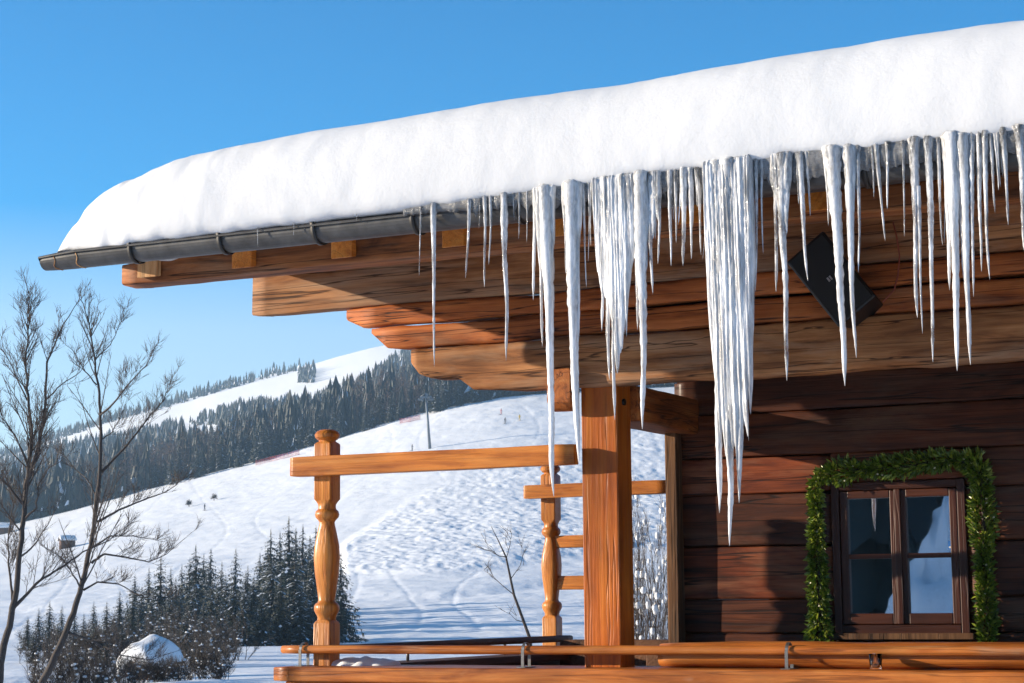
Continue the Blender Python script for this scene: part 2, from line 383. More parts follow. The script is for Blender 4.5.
def terrain(X, Y):
    X = np.asarray(X, float); Y = np.asarray(Y, float)
    r = np.hypot(X, Y) + 1e-6; phi = np.arctan2(X, Y)
    back = sstep(1.6, 2.2, np.abs(phi))
    pc = np.clip(phi, -.5, .5); s = np.tan(pc); D = r * np.cos(pc)
    c = ec(s) * (1 - back) + .04 * back; q = er(s) * (1 - back) + .1 * back
    near = -1.8 - 1.4 * sstep(50, 180, D)
    t = np.clip((D - D0) / (D1 - D0), 0, 1)
    e = E0 + (c - E0) * t
    hill = D * e
    t2 = np.clip((D - D1) / (D2 - D1), 0, 1)
    mtn = D * (c + (q - c) * t2 ** .85) - np.maximum(D - D2, 0) * .2
    z = np.where(D < D0, near, np.where(D < D1, hill, mtn))
    # undulation, road ledge, moguls
    z = z + .22 * fbm(X * .11, Y * .11, 3) * sstep(14, 40, D) + 1.3 * fbm(X * .014, Y * .014, 3) * sstep(190, 260, D) * (1 - sstep(560, 600, D)) + 6 * fbm(X * .005, Y * .005, 4) * sstep(650, 900, D) * (1 - sstep(1350, 1700, D))
    front = (np.abs(phi) < .5)
    dd = np.interp(s, *DIAG); rd = np.interp(s, *ROAD)
    inside = front * sstep(0, .006, dd - e) * sstep(0, .003, e - rd) * sstep(-.09, -.085, s)
    mog = fbm(X * .8, Y * .6 + .5 * X, 3) * .3 + np.abs(fbm(X * .25 + 9, Y * .2, 2)) * .45 + .25 * fbm(X * .12, Y * .1 + 3, 2)
    z = z + inside * mog * .75 * (D < 600) + front * .9 * inside * (1 - sstep(0, .05, e - rd)) * sstep(0, .006, e - rd)
    z = z + front * (D > 185) * (D < 600) * .16 * fbm(X * .3, Y * .3, 2) * (1 - inside)
    # ski tracks on the groomed part
    for k in range(7):
        sc = -.235 + .037 * k + .012 * np.sin(e * (90 + 13 * (k % 4)) + k * 1.7) + .25 * (e - .03)
        z = z - front * (1 - inside) * (D > 200) * (D < 590) * .06 * np.exp(-((s - sc) * D / .45) ** 2)
    # track along the valley
    z = z - front * .5 * np.exp(-((e - rd + .010) / .0022) ** 2) * (D > 190) * (D < 400)
    # banks of cleared snow on the camera's own side of the valley
    for bx, by, bh, bw in ((-10.7, -4.9, 2.45, 1.5), (-26.8, -23.5, 3.9, 2.3), (-7, -9.5, 1.2, 1.6)):
        z = z + bh * np.exp(-(((X - bx) ** 2 + (Y - by) ** 2) / bw ** 2) ** 1.3) * (1 + .9 * fbm(X * .8, Y * .8, 4))
    # humps at the foot of the bare trees
    for bx, by, bh, bw in ((-8.6, 42, .2, 1.3), (-10.5, 39, .16, 1.0), (-12, 47, .25, 1.8), (-7.2, 46, .18, 1.1)):
        z = z + bh * np.exp(-((X - bx) ** 2 + (Y - by) ** 2) / bw ** 2)
    return z
def TZ(X, Y): return float(terrain(X, Y))
def ground_at(x, y, lo=30):
    """where the sight line through a pixel meets the snow"""
    d = ray(x, y); t = lo / d.y; step = .5
    while t * d.y < 3000:
        p = d * t
        if TZ(p.x, p.y) >= p.z: return Vector((p.x, p.y, TZ(p.x, p.y)))
        t += max(.5, t * .002)
    return d * t
ang = np.concatenate([np.linspace(-math.pi, -2.75, 30, False), np.linspace(-2.75, -2.0, 120, False), np.linspace(-2.0, -.36, 90, False), np.linspace(-.36, .2, 640, False), np.linspace(.2, .5, 60, False), np.linspace(.5, math.pi, 90, False)])
rad = np.concatenate([np.geomspace(.5, 30, 60, False), np.geomspace(30, 180, 110, False), np.linspace(180, 420, 330, False), np.linspace(420, 600, 130, False), np.geomspace(600, 2200, 110)])
A_, R_ = np.meshgrid(ang, rad)
# D = r cos(phi) is what the profile uses: keep rings on r
X_ = R_ * np.sin(A_); Y_ = R_ * np.cos(A_); Z_ = terrain(X_, Y_)
nr, na = X_.shape
V = np.stack([X_.ravel(), Y_.ravel(), Z_.ravel()], 1)
V = np.vstack([V, [[0, 0, -1.8]]])
ii, jj = np.meshgrid(np.arange(nr - 1), np.arange(na), indexing='ij'); j2 = (jj + 1) % na
Q = np.stack([ii * na + jj, ii * na + j2, (ii + 1) * na + j2, (ii + 1) * na + jj], -1).reshape(-1, 4)[:, ::-1]
cen = np.stack([np.full(na, len(V) - 1), np.arange(na), (np.arange(na) + 1) % na, (np.arange(na) + 1) % na], 1)
cen = cen[:, [0, 2, 1, 1]]
mt, n, l, p = newmat('ground_snow'); M['ground'] = mt
tc = n.new('ShaderNodeTexCoord'); prev = None
for s_, d_ in ((.35, .35), (1.7, .12), (7, .02)):
    t = nz(n, l, tc.outputs['Object'], s_, 4, .6, .3)
    b = n.new('ShaderNodeBump'); b.inputs['Strength'].default_value = .45; b.inputs['Distance'].default_value = d_
    l.new(t.outputs['Fac'], b.inputs['Height'])
    if prev: l.new(prev.outputs[0], b.inputs['Normal'])
    prev = b
l.new(prev.outputs[0], p.inputs['Normal'])
p.inputs['Base Color'].default_value = (.9, .92, .95, 1); p.inputs['Roughness'].default_value = .8; p.inputs['Specular IOR Level'].default_value = .2
g = np_mesh('snow_ground', V, np.vstack([Q]), M['ground'], smooth=True)
g['kind'] = 'structure'
bmc = MB(); bmc.tube([(0, 0, -2.2), (0, 0, -1.85)], [.9, .55], 24)

# ------------------------------------------------------------------ conifers
def far_template(rg, larch=False, nt=6, ns=7, sn=.035):
    V, Fc, mi, to = [], [], [], []
    if larch:
        for k in range(22):
            z = rg.uniform(.15, .95); a = rg.uniform(0, 6.28); L = .22 * (1.02 - z) + .03
            o = len(V); w = .012
            V += [(-w * math.sin(a), w * math.cos(a), z - .02), (w * math.sin(a), -w * math.cos(a), z - .02), (L * math.cos(a), L * math.sin(a), z + L * rg.uniform(.1, .7))]
            Fc.append((o, o + 1, o + 2)); mi.append(0); to.append(rg.uniform(.75, 1))
        o = len(V); V += [(-.012, 0, 0), (.012, 0, 0), (0, 0, 1), (0, -.012, 0), (0, .012, 0)]
        Fc += [(o, o + 1, o + 2), (o + 3, o + 4, o + 2)]; mi += [0, 0]; to += [.8, .8]
    else:
        for k in range(nt):
            z0 = .04 + .86 * k / nt; z1 = min(1.0, z0 + 2.0 / nt + .04 * rg.random()); r0 = .17 * (1 - z0) + .016
            o = len(V); V.append((0, 0, z1)); ph = rg.uniform(0, 6)
            for i in range(ns * 2):
                a = ph + math.pi * i / ns; rr = r0 * (rg.uniform(.9, 1.25) if i % 2 == 0 else rg.uniform(.45, .65))
                V.append((rr * math.cos(a), rr * math.sin(a), z0 + (.0 if i % 2 == 0 else .05) + rg.uniform(-.015, .015)))
            for i in range(ns * 2):
                Fc.append((o, o + 1 + i, o + 1 + (i + 1) % (2 * ns))); mi.append(1 if rg.random() < sn else 0); to.append(rg.uniform(0, .55))
    return np.array(V), np.array(Fc), np.array(mi), np.array(to)
def scatter_forest(name, pts, rg, larchp):
    tm = [far_template(rg) for _ in range(7)]; lt = [far_template(rg, True) for _ in range(4)]; ft = [far_template(rg, False, 4, 5, .05) for _ in range(6)]
    VV, FF, MM, TT = [], [], [], []; o = 0
    for (x, y, h) in pts:
        lp = larchp(x, y)
        v, f, mi, to = random.choice(lt) if rg.random() < lp else random.choice(tm if math.hypot(x, y) < 900 else ft)
        a = rg.random() * 6.28; c, s = math.cos(a), math.sin(a)
        w = h * rg.uniform(.85, 1.2)
        P = np.stack([(v[:, 0] * c - v[:, 1] * s) * w + x, (v[:, 0] * s + v[:, 1] * c) * w + y, v[:, 2] * h + TZ_fast(x, y) - .4], 1)
        VV.append(P); FF.append(f + o); MM.append(mi); TT.append(np.clip(to + rg.uniform(-.12, .16), 0, 1)); o += len(v)
    ob = np_mesh(name, np.vstack(VV), np.vstack(FF), [M['needle_far'], M['snow_far']], np.concatenate(MM), np.concatenate(TT))
    return ob
TZ_fast = TZ
rg = np.random.default_rng(11); random.seed(5)
N = 60000
s_ = rg.uniform(-.47, .12, N); d_ = 604 + (rg.random(N) ** 1.3) * 1130
X = s_ * d_; Y = d_
E = terrain(X, Y) / Y
hh = np.clip(10.5 * np.exp(rg.normal(0, .27, N)), 5, 20) * np.interp(d_, [650, 1700], [1, .62])
ridge = (d_ > 2300)
ok = E + .75 * hh / Y < es(s_) + .0016 * vnoise(s_ * 220, d_ * 0)
# open snow patches inside the wood, a thin line of trees on the bare ridge, the dark clump on the snowfield
px = 512 + s_ * F
for (x0, y0, x1, y1) in ((184, 447, 222, 426), (66, 446, 84, 436), (196, 440, 214, 432), (150, 466, 163, 460)):
    a, ea = sE([(x0, y0)]); b, eb = sE([(x1, y1)])
    ok &= ~((s_ > a[0]) & (s_ < b[0]) & (E > ea[0] - .0005) & (E < eb[0] + .0005))
rt = (d_ > 1640) & (d_ < 1720) & ((px < 252) & (rg.random(N) < .8) | (px > 252) & (px < 300) & (rg.random(N) < .25))
a, ea = sE([(299, 384)]); b, eb = sE([(315, 372)])
clump = (s_ > a[0]) & (s_ < b[0]) & (E > ea[0]) & (E < eb[0])
ok = (ok | rt | clump)
# thin by distance so that the far side stays dense without waste
keep = rg.random(N) < np.where(d_ < 900, .5, .5)
ok &= (keep | clump | rt)
idx = np.nonzero(ok)[0]
Zv = terrain(X, Y)
_zc = {}
pts = [(X[i], Y[i], hh[i]) for i in idx]
_lk = {(float(X[i]), float(Y[i])): float(Zv[i]) for i in idx}
TZ_fast = lambda x, y: _lk[(float(x), float(y))]
def larchp(x, y):
    q = 512 + x / y * F
    band = math.exp(-((q - 150) / 90) ** 2) * (y < 800) * .9 + math.exp(-((q - 390) / 55) ** 2) * (y < 950) * .85
    return band + .05
fo = scatter_forest('forest', pts, rg, larchp)
tag(fo, 'hazy blue-green conifer forest with brown larches covering the mountainside', 'forest', kind='stuff')
print('forest trees', len(pts))
# wood on the hill behind the viewpoint (mirrored in the window panes)
pts2 = []
for k in range(1500):
    ph = rg.uniform(-2.95, -1.9); r = rg.uniform(60, 330)
    pts2.append((math.sin(ph) * r, math.cos(ph) * r, rg.uniform(14, 22)))
_lk = {(float(x), float(y)): TZ(x, y) for x, y, h in pts2}
fb = scatter_forest('wood_behind_viewpoint', pts2, rg, lambda x, y: .05)
fb.name = 'spruce_wood'
tag(fb, 'dark spruce wood mirrored in the window panes', 'wood', kind='stuff')

def spruce_mesh(seed, h, whorls=26, snow=.35, dens=9):
    rg = np.random.default_rng(seed); V, Fc, mi, to = [], [], [], []
    def tri(a, b, c, m, t):
        o = len(V); V.extend([a, b, c]); Fc.append((o, o + 1, o + 2)); mi.append(m); to.append(t)
    for k in range(whorls):
        q = k / (whorls - 1); z = h * (.05 + .93 * q ** .95); Lw = h * (.2 * (1 - q) ** .8 + .012)
        nb = max(4, int(dens * (1 - .5 * q)))
        for b in range(nb):
            a = 2 * math.pi * (b + rg.random() * .8) / nb + k * 1.1; L = Lw * rg.uniform(.6, 1.15); dr = rg.uniform(.12, .5)
            ca, sa = math.cos(a), math.sin(a); wd = L * rg.uniform(.17, .27); tn = rg.uniform(.05, .75)
            zz = z + rg.uniform(-.02, .02) * h
            P = []
            for j in range(4):
                f = j / 3; P.append(np.array([ca * L * f, sa * L * f, zz - dr * L * f * f * 1.2 + .14 * L * max(0, f - .7)]))
            side = np.array([-sa, ca, 0])
            sn = rg.random() < snow * (.6 + .6 * q)
            for j in range(3):
                w0 = wd * (1 - .25 * j) * rg.uniform(.7, 1.2)
                dn = np.array([0, 0, -.35 * w0])
                tri(P[j], P[j] * .35 + P[j + 1] * .65 + side * w0 + dn, P[j + 1], 0, tn)
                tri(P[j], P[j + 1], P[j] * .35 + P[j + 1] * .65 - side * w0 + dn, 0, tn * .9)
                # hanging twigs
                for sg in (-.5, .5):
                    if rg.random() < .75:
                        mpt = P[j] * .5 + P[j + 1] * .5 + side * w0 * sg
                        tri(mpt + side * .06 * L, mpt - side * .06 * L, mpt + np.array([ca * .05 * L, sa * .05 * L, -rg.uniform(.16, .34) * L - .06]), 0, tn * .7)
                if sn and rg.random() < .75:
                    up = np.array([0, 0, .03 + .012 * h / 6]); w1 = w0 * rg.uniform(.35, .75)
                    tri(P[j] + up, P[j] * .4 + P[j + 1] * .6 + side * w1 + up, P[j + 1] + up, 1, .5)
                    tri(P[j] + up, P[j + 1] + up, P[j] * .4 + P[j + 1] * .6 - side * w1 + up, 1, .5)
    for i in range(3):
        a = i * 2.1; tri((.05 * math.cos(a), .05 * math.sin(a), h * .95), (.05 * math.cos(a + 2), .05 * math.sin(a + 2), h * .95), (0, 0, h * 1.03), 0, .4)
    return np.array(V), np.array(Fc), np.array(mi), np.array(to)
def proto_spruce(seed, h, **kw):
    e = empty('spruce_tree', T(0, 0, -50), 'x', 'spruce')
    v, f, mi, to = spruce_mesh(seed, h, **kw)
    np_mesh('crown', v, f, [M['needle'], M['snow_far']], mi, to, parent=e)
    b = MB(); b.tube([(0, 0, -.6), (0, 0, h * .3), (.02, 0, h * .7), (0, 0, h * .98)], [.018 * h, .013 * h, .007 * h, .001 * h], 7)
    b.build('trunk', M['bark'], e)
    return e
protos = [proto_spruce(41 + k, 10, snow=sn, dens=dn) for k, (sn, dn) in enumerate(((.5, 13), (.65, 12), (.4, 14), (.6, 12)))]
proto_used = [False] * 4
def put_spruce(x, ytop, Yd, label, group, k, wid=1.0):
    top = at(x, ytop, Yd); gz = TZ(top.x, top.y); h = top.z - gz
    e = protos[k] if not proto_used[k] else copy_tree(protos[k])
    proto_used[k] = True
    s = h / 10.3
    e.matrix_world = T(top.x, top.y, gz) @ Matrix.Rotation(random.random() * 6.28, 4, 'Z') @ Matrix.Diagonal((s * wid, s * wid, s, 1))
    e['label'] = label; e['category'] = 'spruce'; e['group'] = group
random.seed(21)
G1 = 'spruces of the grove below the piste'
back_l = 'snow-dusted spruce in the back row of the grove left of the turned post'
front_l = 'snow-dusted spruce in the front row of the grove left of the turned post'
low_l = 'small frosted spruce low behind the bare trees, left of the snow-capped hut'
grove = [(289, 514, 178, 'tallest spruce of the grove, its pointed tip just left of the turned post', 0, 1.6),
 (341, 549, 172, 'dark spruce standing alone right of the turned post', 2, 1.5),
 (303, 523, 186, 'tall spruce partly hidden behind the turned post', 1, 1.6),
 (316, 524, 180, 'tall spruce directly behind the vase of the turned post', 2, 1.5),
 (196, 543, 182, 'tall full spruce with a twin tip in the middle of the grove', 0, 1.9),
 (236, 546, 200, 'slim spruce with a bare white gap of piste on both sides of its tip', 1, 1.35),
 (161, 554, 170, 'pointed spruce at the left end of the tall part of the grove', 3, 1.6)]
for x, yt, Yd, lb, k, w in grove: put_spruce(x, yt, Yd, lb, G1, k, w)
for i, (x, yt, Yd) in enumerate([(271, 527, 208), (280, 530, 222), (211, 547, 218), (222, 560, 200), (182, 563, 198), (149, 566, 206), (135, 573, 202), (260, 551, 212), (248, 564, 198), (327, 540, 206), (296, 526, 240), (310, 534, 252), (204, 552, 236), (190, 556, 228), (268, 545, 244), (171, 566, 216), (330, 560, 236)]):
    put_spruce(x, yt, Yd, back_l, G1, i % 4, random.uniform(1.45, 1.8))
for i, (x, yt, Yd) in enumerate([(272, 556, 160), (254, 575, 156), (295, 552, 164), (234, 578, 156), (212, 580, 158), (192, 584, 152), (172, 586, 156), (152, 594, 150), (312, 562, 166), (281, 572, 158), (244, 590, 150), (204, 600, 148), (222, 596, 150), (262, 590, 152), (140, 598, 154), (128, 604, 150), (162, 600, 148), (180, 594, 154), (196, 578, 164), (226, 574, 166), (246, 570, 168), (270, 566, 170), (176, 576, 168), (218, 586, 160), (300, 578, 158), (320, 576, 160)]):
    put_spruce(x, yt, Yd, front_l, G1, (i + 1) % 4, random.uniform(1.5, 1.9))
for i, (x, yt, Yd) in enumerate([(39, 607, 140), (50, 599, 150), (62, 604, 146), (120, 590, 152), (107, 600, 148), (94, 600, 156), (75, 608, 150), (133, 592, 146), (142, 585, 160), (28, 615, 138), (84, 612, 142), (115, 612, 138)]):
    put_spruce(x, yt, Yd, low_l, G1, (i + 3) % 4, random.uniform(1.4, 1.8))
for i, (x, yt, Yd) in enumerate([(58, 622, 75), (96, 614, 80), (122, 622, 72), (186, 610, 82), (214, 614, 88), (232, 626, 92), (74, 630, 66), (172, 628, 74), (106, 634, 64), (34, 630, 70), (200, 634, 70)]):
    put_spruce(x, yt, Yd, 'little frosted spruce standing among the bare bushes around the snow-capped hut', G1, i % 4, random.uniform(1.5, 2.0))
# edge of the forest above the piste
G2 = 'conifers along the upper edge of the piste'
edge_l = 'snow-dusted conifer on the forest edge above the piste'
random.seed(33)
put_spruce(215, 425, 607, 'dark broad conifer, the most prominent on the forest edge left of the turned post', G2, 2, 1.3)
put_spruce(222, 428, 605, 'dark conifer close beside the prominent one on the forest edge', G2, 0, 1.2)
for i in range(46):
    x = 150 + i * 7.6 + random.uniform(-3, 3)
    if 205 < x < 232 or x > 486: continue
    y0 = float(np.interp(x, [0, 60, 100, 140, 180, 220, 260, 300, 350, 380, 420, 450, 480], [527, 516, 503, 492, 481, 472, 461, 450, 434, 425, 415, 405, 399]))
    if 412 < x < 424 : continue
    put_spruce(x, y0 - random.uniform(22, 42), random.uniform(598, 612), edge_l, G2, i % 4, random.uniform(1.1, 1.6))

# ------------------------------------------------------------------ bare trees
def branch_pts(p0, d, L, n, rg, up=.05, wob=.1):
    P = [p0.copy()]; d = d.normalized()
    for i in range(n):
        d = (d + Vector((rg.uniform(-1, 1), rg.uniform(-1, 1), rg.uniform(-1, 1))) * wob + Vector((0, 0, up))).normalized()
        P.append(P[-1] + d * (L / n))
    return P
def twigs(mb, P, rad0, rg, depth, dens=1.0, lmul=.5):
    n = len(P)
    Ltot = sum((P[i + 1] - P[i]).length for i in range(n - 1))
    cnt = int(dens * (7 + Ltot * 5.5))
    for c in range(cnt):
        f = rg.uniform(.18, 1.0) * (n - 1); i = min(int(f), n - 2); q = P[i].lerp(P[i + 1], f - i)
        t = (P[i + 1] - P[i]).normalized()
        sd_ = Vector((rg.uniform(-1, 1), rg.uniform(-1, 1), rg.uniform(-.3, .6)))
        sd_ = (sd_ - t * sd_.dot(t)); 
        if sd_.length < .1: continue
        d = (t * rg.uniform(.7, 1.5) + sd_.normalized() * rg.uniform(.5, .9) + Vector((0, 0, .15)))
        L = lmul * Ltot * (1.15 - f / (n - 1)) * rg.uniform(.35, .9)
        L = max(.2, min(L, 2.3))
        Q = branch_pts(q, d, L, 4 if depth else 3, rg)
        r = max(.0046, rad0 * .42 * (1 - .5 * f / (n - 1)))
        mb.tube(Q, [r * (1 - .75 * j / (len(Q) - 1)) for j in range(len(Q))], 4 if r > .01 else 3, caps=False)
        if depth > 0: twigs(mb, Q, r, rg, depth - 1, dens * .66, .6)
def bare_tree(stems, Yd, label, seed, snowy=None):
    rg = random.Random(seed)
    base = at(*stems[0][0][0], Yd); base = Vector((base.x, base.y, TZ(base.x, base.y)))
    e = empty('bare_tree', T(*base), label, 'tree', 'bare trees in front of the valley')
    tr = MB(); tw = MB()
    for si, (pl, r0, r1, dens) in enumerate(stems):
        P = []
        dy = rg.uniform(-.9, .9) if si else 0
        for j, (x, y) in enumerate(pl):
            f = j / (len(pl) - 1)
            P.append(at(x, y, Yd + dy * f) - base)
        if si == 0: P = [Vector((P[0].x - .05, 0, -.3))] + P
        # finer polyline
        Q = []
        for a, b in zip(P[:-1], P[1:]):
            for k in range(4): Q.append(a.lerp(b, k / 4) + Vector((rg.uniform(-1, 1), rg.uniform(-1, 1), 0)) * .018)
        Q.append(P[-1])
        rr = [r0 + (r1 - r0) * (j / (len(Q) - 1)) ** .8 for j in range(len(Q))]
        (tr if si < 2 else tw).tube(Q, rr, 8 if r0 > .05 else 6)
        twigs(tw, Q[len(Q) // 5 if si == 0 else 0:], r0 * .6, rg, 2, dens * .95, .42)
    tr.build('trunk', M['bark'], e); tw.build('branches', M['twig'], e)['kind'] = 'stuff'
    return e
bare_tree([([(0, 664), (9, 626), (16, 590), (21, 539), (25, 498), (29, 467), (32, 432), (28, 397), (26, 362), (28, 324), (29, 292)], .085, .008, 1.1),
 ([(25, 490), (32, 468), (38, 453), (44, 418), (47, 362), (59, 333), (79, 300)], .055, .006, .9),
 ([(13, 609), (24, 597), (39, 581), (59, 569), (83, 552), (110, 540), (132, 522)], .045, .005, .9),
 ([(13, 600), (9, 570), (8, 540), (13, 505), (6, 470)], .03, .005, 1.1),
 ([(24, 505), (8, 486), (-8, 470), (-22, 440)], .03, .005, .8),
 ([(29, 470), (18, 440), (4, 420), (-10, 395)], .022, .004, .8),
 ([(27, 400), (14, 370), (2, 350), (-8, 330)], .018, .003, .8),
 ([(46, 400), (62, 384), (80, 372), (98, 350)], .018, .003, .8),
 ([(24, 520), (36, 508), (38, 486), (46, 470), (70, 455)], .026, .004, .8),
 ([(18, 560), (34, 545), (48, 525), (60, 500)], .025, .004, .7)],
 38, 'bare leafless tree with a forked trunk at the left edge of the photo', 4)
bare_tree([([(39, 690), (56, 655), (71, 620), (80, 593), (89, 554), (95, 519), (100, 473), (101, 420), (98, 385), (94, 356), (89, 324), (83, 303)], .095, .008, .75),
 ([(101, 472), (126, 447), (146, 420), (164, 400), (173, 374)], .035, .005, .9),
 ([(101, 415), (117, 400), (132, 380), (146, 365), (160, 339)], .026, .004, .9),
 ([(98, 522), (119, 510), (140, 501), (166, 492), (184, 479)], .032, .005, .9),
 ([(92, 548), (110, 536), (134, 536), (166, 542)], .026, .004, .8),
 ([(91, 563), (104, 554), (125, 557), (149, 562), (166, 554), (192, 532)], .03, .004, .9),
 ([(83, 590), (98, 582), (119, 584), (140, 596), (170, 600)], .026, .004, .9),
 ([(97, 385), (84, 370), (72, 350), (60, 340)], .02, .003, .8),
 ([(95, 360), (110, 345), (120, 325), (126, 308)], .016, .003, .8),
 ([(99, 500), (88, 480), (76, 470), (62, 452)], .022, .003, .8),
 ([(82, 590), (70, 570), (60, 556), (40, 545)], .025, .004, .8),
 ([(101, 440), (112, 432), (124, 410), (128, 395)], .016, .003, .8),
 ([(66, 632), (90, 640), (120, 655), (150, 660), (180, 650)], .03, .004, .9)],
 42, 'bare leafless tree with a slender leaning trunk, right of the forked one', 9)
def sapling():
    rg = random.Random(5); Yd = 30
    base = at(533, 660, Yd); base = Vector((base.x, base.y, TZ(base.x, base.y)))
    e = empty('sapling', T(*base), 'thin bare sapling rising behind the terrace rails', 'tree')
    tr = MB(); tw = MB()
    P = [Vector((0, 0, -.2))] + [at(x, y, Yd) - base for x, y in ((533, 660), (529, 636), (514, 595), (506, 557), (498, 540), (491, 526))]
    tr.tube(P, [.03, .028, .026, .02, .014, .008, .004], 6)
    for pl in (((514, 595), (502, 585), (490, 574), (483, 570)), ((524, 622), (516, 620), (509, 613)), ((506, 557), (499, 556), (492, 552), (484, 549)), ((510, 580), (520, 566), (524, 552)), ((506, 560), (510, 545), (512, 532))):
        Q = [at(x, y, Yd + rg.uniform(-.2, .2) * i) - base for i, (x, y) in enumerate(pl)]
        tw.tube(Q, [.009 * (1 - .7 * i / (len(Q) - 1)) for i in range(len(Q))], 4)
        twigs(tw, Q, .01, rg, 1, .5, .4)
    tr.build('trunk', M['bark'], e); tw.build('branches', M['twig'], e)['kind'] = 'stuff'
sapling()

def bush(x, y, Yd, w, h, label, seed, stems=26, snow=0, group=None, mat='bush', name='bare_bush', wild=.5, sx=1):
    rg = random.Random(seed); b = at(x, y, Yd); b = Vector((b.x, b.y, TZ(b.x, b.y)))
    mb = MB(); sb = MB()
    for k in range(stems):
        a = rg.uniform(0, 6.28); d = Vector((math.cos(a) * rg.uniform(.1, wild + .3), math.sin(a) * rg.uniform(.1, wild + .3), 1))
        p0 = Vector((rg.uniform(-.35, .35) * w, rg.uniform(-.3, .3) * w, -.15))
        P = branch_pts(p0, d, h * rg.uniform(.6, 1.1), 6, rg, .02, .2)
        r = .014 * h ** .5
        mb.tube(P, [r * (1 - .8 * j / 6) for j in range(7)], 4, caps=False)
        twigs(mb, P, r, rg, 1, .8 * min(1.2, 1.6 / h ** .5), .42)
        if snow:
            for c in range(snow):
                q = P[rg.randint(2, 6)]; s = rg.uniform(.02, .05) * h ** .5
                ball(sb, q + Vector((0, 0, s * .2)), s, s * .6, rg)
    e = empty(name, T(*b) @ Matrix.Diagonal((sx, sx, 1, 1)), label, 'bush', group)
    mb.build('branches', M[mat], e)['kind'] = 'stuff'
    if snow: sb.build('snow_load', M['snow_soft'], e)['kind'] = 'stuff'
def ball(mb, c, r, rz, rg, mi=0, nu=8, nv=5):
    rings = []
    for j in range(1, nv):
        th = math.pi * j / nv; rings.append([c + Vector((math.cos(6.283 * i / nu) * r * math.sin(th) * rg.uniform(.85, 1.15), math.sin(6.283 * i / nu) * r * math.sin(th) * rg.uniform(.85, 1.15), -rz * math.cos(th))) for i in range(nu)])
    mb.loft(rings, mi, True, True)
GB = 'bare bushes around the snow-capped hut'
for i, (x, y, Yd, w, h, sn, st, lb) in enumerate([
 (203, 655, 64, 1.8, 1.5, 2, 34, 'brown leafless bush just right of the snow-capped hut'),
 (226, 648, 70, 1.8, 1.7, 2, 30, 'brown leafless bush at the right end of the thicket by the hut'),
 (115, 660, 66, 2.0, 1.5, 2, 34, 'bare twiggy bush just left of the snow-capped hut'),
 (85, 655, 66, 2.2, 1.6, 2, 30, 'bare bush low between the two bare tree trunks and the hut'),
 (180, 640, 84, 2.8, 2.2, 2, 34, 'wide bare bush behind the roof of the snow-capped hut'),
 (140, 632, 92, 3.0, 2.2, 2, 34, 'bare bush behind the left side of the snow-capped hut'),
 (45, 660, 70, 2.6, 1.2, 2, 24, 'low twiggy bush at the foot of the bare trees'),
 (205, 678, 50, 1.6, 1.0, 2, 40, 'low brown bush in front of the blue shaded snow at the bottom edge'),
 (158, 684, 48, 1.8, .62, 2, 46, 'low brown bush at the bottom edge in front of the snow-capped hut'),
 (66, 690, 44, 2.0, 1.1, 2, 44, 'tangled bare bush at the bottom edge just right of the leaning trunk'),
 (108, 690, 46, 1.8, .9, 2, 40, 'tangled bare bush at the bottom edge left of the snow-capped hut')]):
    bush(x, y, Yd, w, h, lb, 60 + i, st, sn, GB)
GS = 'snowy shrubs behind the post'
bush(643, 655, 24, .5, 3.1, 'tall grey shrub loaded with snow right beside the big post', 81, 26, 9, GS, 'twig', 'snowy_shrub', .1, .4)
bush(662, 655, 23, .4, 3.2, 'tall grey shrub loaded with snow right beside the grey pillar', 82, 22, 9, GS, 'twig', 'snowy_shrub', .1, .4)

# two round bare bushes out on the piste
for x, y, lb in ((189, 507, 'small round bare bush alone on the open piste, the left and lower of two'), (214, 501, 'small round bare bush alone on the open piste, the right and higher of two')):
    p = ground_at(x, y, 190); rg = random.Random(int(x)); mb = MB(); r = 3.3 * p.y / F * 1.6
    for k in range(110):
        a = rg.uniform(0, 6.28); th = rg.uniform(-.4, 1.4); d = Vector((math.cos(a) * math.cos(th), math.sin(a) * math.cos(th), math.sin(th)))
        P = branch_pts(Vector((0, 0, r * .55)), d, r * rg.uniform(.5, 1), 3, rg); mb.tube(P, [.05, .045, .035, .02], 3, caps=False)
    mb.tube([(0, 0, -.3), (0, 0, r * .6)], .12, 5)
    tag(mb.build('round_bush', M['bush'], mw=T(*p)), lb, 'bush', 'round bushes on the piste')

